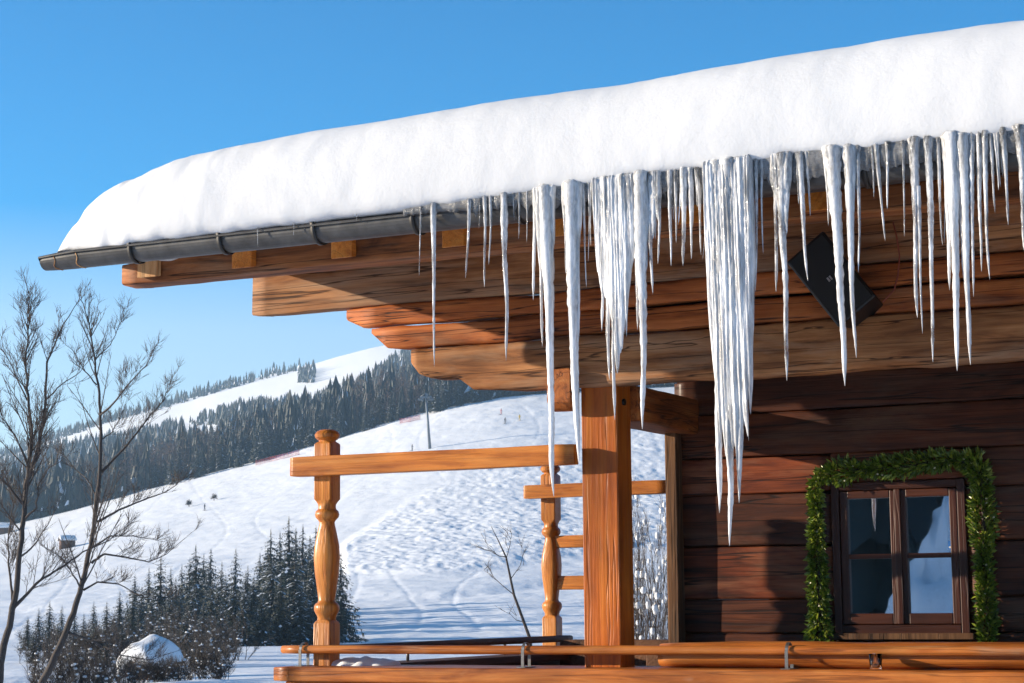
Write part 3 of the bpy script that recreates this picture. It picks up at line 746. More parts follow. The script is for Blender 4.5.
# ------------------------------------------------------------------ huts, pylon, nets, skiers
def hut(p, w, d, h, rot, label, cat, snow_label, ridge_h=.5, sag=0, group=None, snowt=.35, tiltr=0):
    Mw = T(*p) @ Matrix.Rotation(tiltr, 4, 'Y') @ Matrix.Rotation(rot, 4, 'Z')
    e = empty('hut', Mw, label, cat, group)
    b = MB(); b.box(-w / 2, w / 2, -d / 2, d / 2, -.4, h)
    b.add([(-w / 2, -d / 2, h), (-w / 2, d / 2, h), (-w / 2, 0, h + ridge_h), (w / 2, -d / 2, h), (w / 2, d / 2, h), (w / 2, 0, h + ridge_h)], [(0, 2, 1), (3, 4, 5)])
    for k in range(5):
        z = h * (k + .5) / 5; b.box(-w / 2 - .06, w / 2 + .06, -d / 2 - .05, -d / 2 - .0, z - h * .085, z + h * .085)
    b.build('wall', M['hut'] if tiltr else M['pillar'], e)
    b = MB(); b.box(-w * .12, w * .12, -d / 2 - .09, -d / 2 - .055, 0, h * .82); b.build('door', M['rail_dark'], e)
    b = MB(); ov = .25 * h ** .5
    for sg in (-1, 1):
        y1 = sg * (d / 2 + ov); z1 = h - ov * ridge_h / (d / 2)
        b.add([(-w / 2 - ov, 0, h + ridge_h), (w / 2 + ov, 0, h + ridge_h), (w / 2 + ov, y1, z1), (-w / 2 - ov, y1, z1), (-w / 2 - ov, 0, h + ridge_h + .08), (w / 2 + ov, 0, h + ridge_h + .08), (w / 2 + ov, y1, z1 + .08), (-w / 2 - ov, y1, z1 + .08)],
              [(0, 1, 2, 3), (7, 6, 5, 4), (3, 2, 6, 7), (0, 3, 7, 4), (1, 5, 6, 2)])
    b.build('roof', M['roofboard'], e)
    sn = MB(); nu, nv = 18, 14; g = []
    for i in range(nu + 1):
        row = []
        for j in range(nv + 1):
            a = i / nu * 2 - 1; c = j / nv * 2 - 1
            x = a * (w / 2 + ov + .04); y = c * (d / 2 + ov + .04)
            zb = h + ridge_h + .085 - abs(y) * ridge_h / (d / 2)
            tk = snowt * max(0, (1 - abs(a) ** 5) * (1 - abs(c) ** 5)) ** .4
            zr = h + ridge_h + .085 - (math.sqrt(y * y + .1 * d * d) - .316 * d * .6) * ridge_h / (d / 2)
            row.append((x, y, max(zb, (zb * .4 + zr * .6)) + tk * (1 + .25 * noise.noise(Vector((x * 1.3, y * 1.3, p[0]))))))
        g.append(row)
    Vv = [q for row in g for q in row]; ff = [(i * (nv + 1) + j, (i + 1) * (nv + 1) + j, (i + 1) * (nv + 1) + j + 1, i * (nv + 1) + j + 1) for i in range(nu) for j in range(nv)]
    sn.add(Vv, ff, 0, True)
    rim = [i * (nv + 1) for i in range(nu + 1)] + [nu * (nv + 1) + j for j in range(1, nv + 1)] + [i * (nv + 1) + nv for i in range(nu - 1, -1, -1)] + [j for j in range(nv - 1, 0, -1)]
    o = len(sn.v)
    for k in rim: q = Vector(sn.v[k]); sn.v.append((q.x * .98, q.y * .98, h + ridge_h + .082 - abs(q.y * .98) * ridge_h / (d / 2)))
    sn.add([], [])
    for k in range(len(rim)):
        k2 = (k + 1) % len(rim); sn.f.append((rim[k2], rim[k], o + k, o + k2)); sn.mi.append(0); sn.sm.append(True)
    s_ob = sn.build('hut_snow', M['snow_soft'], mw=Mw)
    tag(s_ob, snow_label, 'snow', 'snow on hut roofs')
p = at(155, 655, 54); p = Vector((p.x, p.y, TZ(p.x, p.y)))
hut((p.x, p.y, p.z - .16), 1.05, .9, .5, R(58), 'small brown wooden hut half hidden in bushes at the lower left', 'hut', 'thick tilted white snow cap on the small hut at lower left', .24, group='wooden huts in the snow', snowt=.5, tiltr=R(-13))
p = ground_at(67, 548, 190)
hut(p, 3.4, 2.6, 1.9, R(25), 'small grey hut out on the piste between the two bare tree trunks', 'hut', 'thin snow on the roof of the grey hut between the bare trunks', .8, group='wooden huts in the snow')
p = ground_at(3, 534, 190)
hut(p, 5, 3.4, 1.7, R(5), 'low dark hut on the white slope at the left edge of the photo', 'hut', 'snow on the roof of the low dark hut at the left edge', .8, group='wooden huts in the snow', snowt=.7)

def pylon():
    p = ground_at(430, 449, 300); e = empty('lift_pylon', T(*p), 'tall grey ski-lift pylon with a cross-arm on the upper piste', 'pylon')
    k = p.y / F; hgt = 52 * k
    b = MB(); b.tube([(0, 0, -.5), (-2 * k, 0, hgt * .5), (-4 * k, 0, hgt)], [1.6 * k, 1.3 * k, 1.0 * k], 10); b.build('mast', M['pylon'], e)
    b = MB(); b.box(-10 * k, 2 * k, -.25, .25, hgt - 1.0 * k, hgt + .6 * k)
    b.build('cross_arm', M['pylon'], e)
    for sx in (-9, 1):
        b = MB(); b.tube([(sx * k - 2.6 * k, 0, hgt - 2.2 * k), (sx * k + 2.6 * k, 0, hgt - 2.0 * k)], .55 * k, 6)
        for q in range(4): b.tube([((sx - 2 + 1.3 * q) * k, -.22, hgt - 2.9 * k), ((sx - 2 + 1.3 * q) * k, .22, hgt - 2.9 * k)], .75 * k, 8)
        b.build('roller_battery', M['pylon'], e)
    b = MB(); b.tube([(-4 * k, 0, hgt), (-4 * k, 0, hgt + 4 * k)], .4 * k, 6); b.tube([(-9 * k, 0, hgt + .5 * k), (-4 * k, 0, hgt + 4 * k), (1 * k, 0, hgt + .5 * k)], .35 * k, 5); b.build('top_frame', M['pylon'], e)
pylon()
def net(pxs, label):
    P = [ground_at(x, y, 300) for x, y in pxs]; o = P[0].copy()
    e = empty('safety_net', T(*o), label, 'net', 'red nets beside the piste')
    b = MB()
    for a, c in zip(P[:-1], P[1:]):
        a = a - o; c = c - o
        nseg = 6
        for k in range(nseg):
            q0 = a.lerp(c, k / nseg); q1 = a.lerp(c, (k + 1) / nseg)
            for z in (.2, .6, 1.0, 1.4): b.tube([q0 + Vector((0, 0, z)), q1 + Vector((0, 0, z))], .05, 4)
            for f in (0, .5): q = q0.lerp(q1, f); b.tube([q + Vector((0, 0, .2)), q + Vector((0, 0, 1.4))], .05, 4)
    b.build('mesh_panel', M['net'], e)
    for a in P:
        b = MB(); b.tube([a - o - Vector((0, 0, .4)), a - o + Vector((0, 0, 1.7))], .07, 5); b.build('stake', M['jacket_red'], e)
net([(256, 466), (270, 462), (284, 459), (299, 455)], 'red safety net along the forest edge just left of the turned post')
net([(400, 424), (410, 422), (420, 420)], 'short red safety net beside the lift pylon')

def skier_mesh():
    me = bpy.data.meshes.new('skier_body'); bm = bmesh.new()
    J = {'pel': (0, 0, .92), 'wai': (0, -.02, 1.12), 'che': (0, -.05, 1.35), 'nec': (0, -.06, 1.5), 'hd0': (0, -.08, 1.6), 'hd1': (0, -.07, 1.74),
         'lh': (-.1, 0, .88), 'lk': (-.12, -.08, .5), 'la': (-.12, .0, .1), 'lf': (-.12, -.16, .06), 'rh': (.1, 0, .88), 'rk': (.12, -.08, .5), 'ra': (.12, .0, .1), 'rf': (.12, -.16, .06),
         'ls': (-.19, -.04, 1.42), 'le': (-.3, -.06, 1.15), 'lw': (-.27, -.3, 1.05), 'rs': (.19, -.04, 1.42), 're': (.3, -.06, 1.15), 'rw': (.27, -.3, 1.05)}
    Rr = dict(pel=.15, wai=.14, che=.17, nec=.06, hd0=.1, hd1=.09, lh=.1, lk=.07, la=.055, lf=.05, rh=.1, rk=.07, ra=.055, rf=.05, ls=.08, le=.055, lw=.045, rs=.08, re=.055, rw=.045)
    E = 'pel wai,wai che,che nec,nec hd0,hd0 hd1,pel lh,lh lk,lk la,la lf,pel rh,rh rk,rk ra,ra rf,che ls,ls le,le lw,che rs,rs re,re rw'
    lay = bm.verts.layers.skin.verify(); vs = {}
    for k, c in J.items():
        v = bm.verts.new(c); v[lay].radius = (Rr[k], Rr[k]); v[lay].use_root = (k == 'pel'); vs[k] = v
    for e in E.split(','):
        a, b = e.split(); bm.edges.new((vs[a], vs[b]))
    bm.to_mesh(me); bm.free(); return me
sk_me = skier_mesh()
def skier(x, y, mat, label, rot):
    p = ground_at(x, y, 200); e = empty('person', T(p.x, p.y, p.z + .02) @ Matrix.Rotation(rot, 4, 'Z'), label, 'person', 'skiers on the piste')
    me = sk_me.copy(); me.materials.append(mat)
    b = bpy.data.objects.new('body', me); COL.objects.link(b); b.parent = e
    b.modifiers.new('skin', 'SKIN').use_smooth_shade = True; b.modifiers.new('sub', 'SUBSURF').levels = 1
    for sg in (-1, 1):
        q = MB(); q.tube([(sg * .12, .75, .02), (sg * .12, -.7, .02), (sg * .12, -.95, .1)], [.04, .04, .03], 4); q.build('ski', M['black'], e)
        q = MB(); q.tube([(sg * .27, -.3, 1.08), (sg * .4, .1, .02)], .015, 4); q.build('ski_pole', M['black'], e)
    q = MB(); ball(q, Vector((0, -.075, 1.7)), .125, .12, random.Random(1)); q.build('helmet', M['black'], e)
skier(204.5, 511, M['jacket_dark'], 'dark-clad skier alone on the piste beside the round bushes', 1.0)
skier(501, 415, M['jacket_red'], 'red-clad skier high on the piste under the log end', 2.0)
skier(519.5, 421, M['jacket_yellow'], 'yellow-clad skier high on the piste, nearest the long icicle', .4)
skier(505, 424, M['jacket_dark'], 'dark-clad skier on the upper piste between the red and the yellow one', 2.6)
skier(412, 451, M['jacket_dark'], 'dark-clad skier just above the top rail, left of the pylon', 2.2)

# ------------------------------------------------------------------ the chalet
chalet = empty('chalet', CH, 'dark weathered timber chalet with carved log ends and a porch', 'chalet')
def sup(hw, hh_, n, ex):
    P = []
    for k in range(n):
        a = 2 * math.pi * (k + .5) / n; c, s = math.cos(a), math.sin(a)
        P.append((hw * math.copysign(abs(c) ** ex, c), hh_ * math.copysign(abs(s) ** ex, s)))
    return P
def hewn(axis, a0, a1, b0, b1, z0, z1, ex=.3, wob=.012, seed=0, step=.12, bot=None, top=None, sides=28, mb=None, mi=0):
    """a hand-hewn beam: rounded rectangular section that wanders a little along its length"""
    mb = mb or MB(); n = max(3, int(abs(a1 - a0) / step)); rings = []
    ts = [0, .012, .03] + [(k + 1) / n for k in range(n - 1)] + [1]
    ts = sorted(set(ts))
    for i, t in enumerate(ts):
        a = a0 + (a1 - a0) * t
        zb = z0 if bot is None else bot(a, z0); zt = z1 if top is None else top(a, z1)
        cb = (b0 + b1) / 2; cz = (zb + zt) / 2; shr = .93 if t == 0 or t == 1 else .985 if t == .012 else 1
        ring = []
        for (x, y) in sup((b1 - b0) / 2 * shr, (zt - zb) / 2 * shr, sides, ex):
            w = noise.noise(Vector((a * 1.6 + seed * 7.1, x * 5 + seed, y * 5))) * wob + noise.noise(Vector((a * 6 + seed * 3.1, x * 14, y * 14 + seed))) * wob * .4
            q = 1 + w / max(.05, (b1 - b0) / 2)
            px_, py_ = cb + x * q, cz + y * (1 + w / max(.05, (zt - zb) / 2))
            ring.append({0: (a, px_, py_), 1: (px_, a, py_), 2: (px_, py_, a)}[axis])
        rings.append(ring)
    if axis == 1: rings = [list(reversed(r)) for r in rings]
    mb.loft(rings, mi); return mb

UR = 3.2                                   # right end of everything along the front
VG = 9.72                                  # gutter axis
VL0, VL1 = 11.43, 11.54                    # the log plane
VB = 12.8                                  # porch wall
TP = math.tan(R(13))
u_g0, z_a = UZ(46, 262, VG); _, z_gb = UZ(400, 235, VG)
ZG_BOT = z_gb; ZG_TOP = z_gb + .15
def zl(x, y, v=VL0): return UZ(x, y, v)[1]
Z4b, Z4t = zl(650, 383.5), zl(700, 328); Z3t = zl(600, 309.5); Z2t = zl(600, 287); Z1t = zl(330, 262)
print('z', u_g0, ZG_BOT, Z4b, Z4t, Z3t, Z2t, Z1t)
TIEH = .235
def quarter(ustart, rad_, amt):
    def f(a, z0):
        if a < ustart + rad_:
            t = max(0, 1 - (a - ustart) / rad_); return z0 + amt * (1 - math.sqrt(max(0, 1 - t * t)))
        return z0
    return f
u1 = UZ(252, 300, VL0)[0]; u2 = UZ(347, 320, VL0)[0]; u3 = UZ(372, 335, VL0)[0]; u4 = UZ(412, 352, VL0 - .03)[0]
hewn(0, u1, UR, VL0 + .0, VL1, Z2t + .004, Z1t, .16, .012, 1, bot=lambda a, z: z + .0).build('log_beam', M['log_grey'], chalet)
hewn(0, u2, UR, VL0 - .015, VL1, Z3t + .004, Z2t - .002, .42, .016, 2, bot=quarter(u2, .2, .06)).build('log_beam', M['log_red'], chalet)
hewn(0, u3, UR, VL0 - .01, VL1, Z4t + .004, Z3t - .002, .42, .018, 3, bot=quarter(u3, .3, .12)).build('log_beam', M['log_red'], chalet)
def nose4(a, z0):
    d = a - u4
    if d < .34: t = 1 - d / .34; return z0 + .1 + .12 * (1 - math.sqrt(max(0, 1 - t * t)))
    if d < .46: t = (d - .34) / .12; return z0 + .1 - .075 * (1 - math.cos(t * math.pi)) / 2
    return z0 + .025 * max(0, 1 - (d - .46) / .5)
hewn(0, u4, UR, VL0 - .045, VL1, Z4b, Z4t - .002, .4, .02, 4, bot=nose4, step=.05).build('log_beam', M['log_grey'], chalet)
# purlin under the rafters, rafters, roof deck
VP = 10.16
up0 = UZ(121, 272, VP)[0]; zpb = UZ(122, 283, VP)[1]; zpt = UZ(160, 258, VP)[1]
zpb2 = UZ(250, 273, VP)[1]
print('purlin', zpb, zpb2, zpt)
hewn(0, up0, UR, VP, VP + .2, zpb2, zpb2 + .15, .2, .01, 6).build('eave_purlin', M['log'], chalet)
ROOF_Z = ZG_TOP - .02
def roof_z(v): return ROOF_Z + (v - VG) * TP
rx = [142, 237, 337, 449]
ru = [UZ(x, 260, VP - .1)[0] for x in rx]; pitch_u = (ru[3] - ru[0]) / 3
rl = ru + [ru[3] + pitch_u * k for k in range(1, 9)]
for i, u in enumerate(rl):
    b = MB(); v0, v1 = VP - .05, 17.0; h0 = .205; w = .075
    P = []
    for v in (v0, v1):
        zt = roof_z(v) - .035
        for du in (-w, w):
            P += [(u + du, v, zt - h0), (u + du, v, zt)]
    b.add(P, [(0, 1, 3, 2), (4, 6, 7, 5), (0, 4, 5, 1), (2, 3, 7, 6), (1, 5, 7, 3), (0, 2, 6, 4)])
    b.build('rafter', M['orange_v'] if i else M['end'], chalet, bevel=.006)
b = MB(); v0, v1 = VG + .05, 17.2; ua, ub = u_g0 + .12, UR
for (o0, o1) in ((-.034, 0),):
    b.add([(ua, v0, roof_z(v0) + o0), (ub, v0, roof_z(v0) + o0), (ub, v1, roof_z(v1) + o0), (ua, v1, roof_z(v1) + o0), (ua, v0, roof_z(v0) + o1), (ub, v0, roof_z(v0) + o1), (ub, v1, roof_z(v1) + o1), (ua, v1, roof_z(v1) + o1)],
          [(0, 3, 2, 1), (4, 5, 6, 7), (0, 1, 5, 4), (1, 2, 6, 5), (2, 3, 7, 6), (3, 0, 4, 7)])
b.build('roof', M['roofboard'], chalet)
# gutter: half-round trough with a rolled front bead
gr = .085; b = MB(); nn = 14; GU0, GU1 = u_g0, UR; prof = []
gz = ZG_BOT + gr
for k in range(nn + 1):
    a = math.pi * k / nn; prof.append((VG - gr * math.cos(a), gz - gr * math.sin(a)))
inner = [(VG - (gr - .006) * math.cos(math.pi * k / nn), gz - (gr - .006) * math.sin(math.pi * k / nn)) for k in range(nn, -1, -1)]
bead = [(VG - gr - .004 + .012 * math.cos(a), gz + .006 + .012 * math.sin(a)) for a in np.linspace(-.3, 3.6, 8)]
sec = prof + [(VG + gr, gz + .07), (VG + gr - .006, gz + .07)] + inner + list(reversed(bead))
# slightly flared, tilted mouth at the open left end
us = [GU0, GU0 + .05, GU0 + .1, GU0 + .22, GU0 + .3] + list(np.linspace(GU0 + .6, GU1, 26))
rings = []
for u in us:
    d = u - GU0; s = 1 - .22 * max(0, 1 - d / .3) ** 1.5
    rings.append([(u, VG + (v - VG) * s, gz + (z - gz) * s - .012 * max(0, 1 - d / .3)) for v, z in sec])
b.loft(rings, 0, False)
gut = b.build('gutter', M['gutter'], chalet)
gx = [130, 210, 304, 412, 540]
gu = [UZ(x, 235, VG - gr)[0] for x in gx]; gp = (gu[3] - gu[0]) / 3
for k in range(11):
    u = gu[0] + gp * k; b = MB(); P = []
    for q in range(17):
        a = math.pi * q / 16 ; P.append((VG - (gr + .006) * math.cos(a), gz - (gr + .006) * math.sin(a)))
    P = [(VG - gr - .012, gz + .03)] + P + [(VG + gr + .02, gz + .05), (VG + gr + .1, gz + .09)]
    rings = [[(u - .014, v + 0, z), (u + .014, v, z), (u + .014, v * 1 - (.005 if i < 9 else -.003), z - .005), (u - .014, v - (.005 if i < 9 else -.003), z - .005)] for i, (v, z) in enumerate(P)]
    b.loft(rings, 0, True); b.build('bracket', M['strap'], gut)
for k, du in enumerate((.12, .3)):                # soldered seams with pale worn marks near the mouth
    b = MB(); s = 1 - .22 * max(0, 1 - du / .3) ** 1.5
    P = [(GU0 + du + .012 * math.sin(q), VG - (gr * s + .001) * math.cos(math.pi * q / 16), gz - .012 * max(0, 1 - du / .3) - (gr * s + .001) * math.sin(math.pi * q / 16)) for q in range(17)]
    b.tube(P, .0035, 5); b.build('seam', M['end'], gut)
# post, tie beam, corner pillar
pu0, pu1 = UZ(583, 560, VL0 + .02)[0], UZ(619.5, 560, VL0 + .02)[0]
pb = MB(); pb.box(pu0, pu1, VL0 + .02, VL0 + .25, -1.8, Z4b + .03)
post = pb.build('post', M['post'], chalet, bevel=.008)
b = MB(); bu, bz = UZ(625, 402, VL0 + .12); b.tube([(pu1 + .0, VL0 + .12, bz), (pu1 + .014, VL0 + .12, bz)], .022, 12); b.build('bolt', M['bolt'], post)
tu0 = UZ(548, 390, 11.12)[0]; tz0 = UZ(556, 412, 11.12)[1]
tz1 = UZ(660, 384, 12.0)[1]
tw = (pu0 + .015)
tl = UZ(547, 390, VL0 - .12)[0]; tz0 = UZ(556, 411, VL0 - .12)[1]
tr_, tzb = UZ(697, 433, 12.75); tzt = UZ(660, 386, 12.2)[1]
tb = hewn(1, VL0 - .13, VL0 + .02, tl, pu0 - .004, tz0, tz0 + .27, .14, .006, 9, bot=lambda a, z: z + (.07 * (1 - math.sqrt(max(0, 1 - max(0, 1 - (a - VL0 + .13) / .1) ** 2))) if a < VL0 - .03 else 0))
hewn(1, VL0 + .255, VB + .1, pu0 + .02, tr_, tzb, tzb + TIEH, .14, .01, 10, mb=tb)
tb.build('tie_beam', M['tie'], chalet)
cu0, cu1 = UZ(667, 560, VB - .14)[0], UZ(683, 560, VB - .14)[0]
b = MB(); b.box(cu0, cu1 - .03, VB - .15, VB - .035, -1.8, tzb + .02); b.build('corner_pillar', M['pillar'], chalet, bevel=.01)
# porch wall of stacked timbers with a window opening
wx0, wz1 = UZ(832, 483, VB); wx1, wz0 = UZ(972, 632, VB)
wz1 = UZ(900, 481, VB)[1]; wz0 = UZ(900, 634, VB)[1]
print('window', wx0, wx1, wz0, wz1)
VV, FF, TO = [], [], []
def wall_timber(u0, u1, z0, z1, tone, dv, seed):
    mb = hewn(0, u0, u1, VB - .03 + dv, VB + .22, z0 + .002, z1 - .002, .09, .006, seed, .09)
    o = len(VV); VV.extend(mb.v)
    for f in mb.f:
        if len(f) == 4: FF.append([f[0] + o, f[1] + o, f[2] + o, f[3] + o]); TO.append(tone)
        else:
            for k in range(1, len(f) - 2, 2): FF.append([f[0] + o, f[k] + o, f[k + 1] + o, f[k + 2] + o]); TO.append(tone)
zj = [-1.8, -1.45, -1.1, -.75]
for y in (633, 599, 546, 494, 457, 413, 377, 340): zj.append(UZ(760, y, VB)[1])
zj += [zj[-1] + .3, zj[-1] + .6, zj[-1] + .95]
rw = random.Random(8)
WL = cu0 + .03
for k in range(len(zj) - 1):
    z0, z1 = zj[k], zj[k + 1]; dv = rw.uniform(-.012, .012); tn = rw.uniform(.1, .95)
    if z1 <= wz0 or z0 >= wz1: wall_timber(WL, UR, z0, z1, tn, dv, 20 + k)
    else:
        lo, hi = max(z0, wz0), min(z1, wz1)
        wall_timber(WL, wx0, z0, z1, tn, dv, 20 + k); wall_timber(wx1, UR, z0, z1, rw.uniform(.1, .9), dv, 40 + k)
        if z0 < wz0: wall_timber(wx0, wx1, z0, wz0, tn, dv, 60 + k)
        if z1 > wz1: wall_timber(wx0, wx1, wz1, z1, tn, dv, 80 + k)
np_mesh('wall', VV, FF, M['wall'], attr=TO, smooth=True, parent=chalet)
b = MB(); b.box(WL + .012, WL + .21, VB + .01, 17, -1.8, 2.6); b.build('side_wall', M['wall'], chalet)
b = MB()
b.box(tw + .3, UR, VL1 + .01, VB - .05, 1.78, 1.83); b.build('porch_ceiling', M['roofboard'], chalet)
b = MB(); gw = tw + .22
b.add([(gw, VL1 + .01, 1.84), (gw, 17, 1.84), (gw, 17, roof_z(17) - .2), (gw, VL1 + .01, roof_z(VL1) - .2), (gw + .06, VL1 + .01, 1.84), (gw + .06, 17, 1.84), (gw + .06, 17, roof_z(17) - .2), (gw + .06, VL1 + .01, roof_z(VL1) - .2)],
      [(0, 3, 2, 1), (4, 5, 6, 7), (0, 1, 5, 4), (1, 2, 6, 5), (2, 3, 7, 6), (3, 0, 4, 7)])
b.build('gable_wall', M['roofboard'], chalet)
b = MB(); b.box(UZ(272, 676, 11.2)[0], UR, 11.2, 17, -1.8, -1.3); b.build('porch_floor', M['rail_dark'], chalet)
# window
win = MB(); fw = .055
for (a, c, d, e_) in ((wx0, wx0 + fw, wz0, wz1), (wx1 - fw, wx1, wz0, wz1), (wx0 + fw, wx1 - fw, wz1 - fw, wz1), (wx0 + fw, wx1 - fw, wz0, wz0 + .06)):
    win.box(a, c, VB - .045, VB + .1, d, e_, 0 if c - a < .2 else 1)
window = win.build('window', [M['frame'], M['frame_flat']], chalet, bevel=.006)
b = MB(); b.box(wx0 - .03, wx1 + .03, VB - .09, VB - .03, wz0 - .035, wz0 + .006); b.build('sill', M['pillar'], window, bevel=.005)
mid = (wx0 + wx1) / 2
sash_b = .052
for k, (a, c) in enumerate(((wx0 + fw + .003, mid - .002), (mid + .002, wx1 - fw - .003))):
    s = MB(); z0, z1 = wz0 + .063, wz1 - fw - .003
    s.box(a, a + sash_b, VB - .035, VB + .02, z0, z1); s.box(c - sash_b, c, VB - .035, VB + .02, z0, z1)
    s.box(a + sash_b, c - sash_b, VB - .035, VB + .02, z0, z0 + sash_b + .02, 1); s.box(a + sash_b, c - sash_b, VB - .035, VB + .02, z1 - sash_b, z1, 1)
    so_ = s.build('sash', [M['frame'], M['frame_flat']], window, bevel=.006)
    zm = (z0 + z1) / 2 + .005
    s = MB(); s.box(a + sash_b, c - sash_b, VB - .03, VB + .015, zm - .016, zm + .016); s.build('glazing_bar', M['frame_flat'], so_, bevel=.004)
    for (p0, p1) in ((z0 + sash_b + .02, zm - .016), (zm + .016, z1 - sash_b)):
        s = MB(); s.box(a + sash_b - .004, c - sash_b + .004, VB - .006, VB - .001, p0 - .003, p1 + .003); s.build('pane', M['pane'], so_)
b = MB(); b.box(mid - .022, mid + .022, VB - .05, VB - .0355, wz0 + .065, wz1 - fw); b.build('mullion', M['frame'], window, bevel=.005)
su, sz = UZ(953, 545, VB - .01); b = MB(); b.box(su - .032, su + .032, VB - .0085, VB - .007, sz - .028, sz + .028); b.box(su - .027, su + .027, VB - .0095, VB - .0087, sz - .02, sz - .008); b.mi = [0] * 6 + [1] * 6
b.build('sticker', [M['sticker'], M['white']], window)
b = MB(); iw = VB + .9
b.box(wx0 - .5, wx1 + .5, iw, iw + .05, -1.3, 1.7); b.box(wx0 - .55, wx0 - .5, VB + .24, iw, -1.3, 1.7); b.box(wx1 + .5, wx1 + .55, VB + .24, iw, -1.3, 1.7)
b.box(wx0 - .5, wx1 + .5, VB + .24, iw, -1.35, -1.3); b.box(wx0 - .5, wx1 + .5, VB + .24, iw, 1.7, 1.75); b.build('room', M['interior'], chalet)

# ------------------------------------------------------------------ roof snow
SIL = [(50, 255), (55, 240), (61, 226), (67, 214), (75, 205), (88, 192), (110, 180), (150, 165), (190, 151), (240, 142), (300, 131), (400, 115), (512, 96), (640, 77), (750, 58), (880, 36), (1024, 15)]
VLIP = VG + .3
VS = [VG - .06 + (VLIP - VG + .06) * min(1, max(0, (i - 4) / 5)) for i in range(len(SIL))]
SU = [UZ(x, y, v)[0] for (x, y), v in zip(SIL, VS)]; SZ = [UZ(x, y, v)[1] for (x, y), v in zip(SIL, VS)]
print('snow', list(zip([round(a, 2) for a in SU], [round(a, 2) for a in SZ])))
SU = [max(a, u_g0 - .01 + .025 * i) for i, a in enumerate(SU)]; SU.append(UR); SZ.append(SZ[-1])
uu = np.concatenate([np.linspace(SU[0] , SU[0] + 1.4, 60, False), np.linspace(SU[0] + 1.4, UR, 260)])
rows = []; BOT = gz + .012
for u in uu:
    zt = float(np.interp(u, SU, SZ)); Hh = max(.012, zt - BOT - .03)
    d = u - SU[0]; k = min(1, (d / 1.0)) ** .5
    P = []
    fr = [(.46, 0), (.3, -.0), (.1, -.0), (-.06, -.012), (-.12, .006), (-.148, .06), (-.158, .18), (-.155, .34), (-.138, .5), (-.1, .63), (-.05, .75), (.02, .85), (.1, .92), (.2, .97), (.3, 1.0)]
    rows.append([(VG + a * (k if a < 0 else 1), BOT + Hh * h) for a, h in fr] + [(v, BOT + Hh + (v - VLIP) * TP * .92) for v in (VLIP + .1, VLIP + .25, VLIP + .5, VLIP + 1, VLIP + 2, VLIP + 4, 17.3)])
LIFT_U = [UZ(x, 200, VG - .1)[0] for x in (100, 400, 575, 770, 1024)]; LIFT_Z = [0, .035, .085, .13, .14]
def lift(u): return float(np.interp(u, LIFT_U, LIFT_Z))
SV = []; nk = len(rows[0])
for u, r in zip(uu, rows):
    for j, (v, z) in enumerate(r):
        q = Vector((u, v, z)); a = 0
        if 3 <= j:
            edge = math.exp(-max(0, u - SU[0]) / .9)
            a = .014 * noise.noise(q * 1.5) + .007 * noise.noise(q * 5) + .005 * noise.noise(q * 13)
            a += edge * (.045 * noise.noise(q * 6 + Vector((3, 1, 2))) + .025 * noise.noise(q * 16))
            if 4 <= j <= 7: a += .007 * noise.noise(Vector((u * 4, 1, z * 9)))
        hz = lift(u) * max(0, 1 - j / 9) if j >= 1 else lift(u)
        if j <= 5: hz += .022 * noise.noise(Vector((u * 2.2, 7, 0))) + .012 * noise.noise(Vector((u * 9, 3, 0)))
        t = min(1, j / 14); SV.append((u + (a * .3 if u > SU[0] + .05 else 0), v - a * (1 - t), z + a * t * (1 if u > SU[0] + .2 else .4) + hz))
Q = []
for i in range(len(uu) - 1):
    for j in range(nk - 1): Q.append((i * nk + j, i * nk + j + 1, (i + 1) * nk + j + 1, (i + 1) * nk + j))
mb = MB(); mb.add(SV, Q, 0, True)
mb.f.append(tuple(range(nk))); mb.mi.append(0); mb.sm.append(True)
snow = mb.build('roof_snow', M['snow'], mw=CH, origin=(SU[0] + 4, VG, BOT))
tag(snow, 'thick white snow blanket overhanging the chalet eave and gutter', 'snow')
sm = snow.modifiers.new('sub', 'SUBSURF'); sm.levels = 1; sm.render_levels = 1
# ragged rim of grey ice frozen along the gutter front
ui = UZ(404, 205, VG - .1)[0]; rings = []
for u in np.arange(ui, UR, .008):
    f = min(1, (u - ui) / .8)
    tooth = max(0, noise.noise(Vector((u * 16, 2, 1)))) ** 1.2 * .09 + max(0, noise.noise(Vector((u * 37, 6, 1)))) * .045
    hb = .006 + (.012 + .02 * f) * (.6 + 1.2 * max(-.4, noise.noise(Vector((u * 2.2, 0, 1))))) + tooth * (.35 + .65 * f)
    dp = (.006 + .010 * f) * (1 + .8 * noise.noise(Vector((u * 9, 5, 1))))
    zt = BOT + .05 + lift(u); zb = BOT - max(.004, hb); v0 = VG - gr - .018
    rings.append([(u, v0 + .02, zt), (u, v0 - dp, zt), (u, v0 - dp * 1.1, BOT - hb * .35 + lift(u) * .4), (u, v0 - dp * .35, zb), (u, v0 - .001, zb + .003), (u, v0 + .001, BOT - hb * .3)])
b = MB(); b.loft(rings); ice = b.build('ice_rim', M['ice_grey'], mw=CH, origin=(ui, VG - .1, BOT))
tag(ice, 'ragged grey ice rim frozen along the gutter below the snow', 'ice')

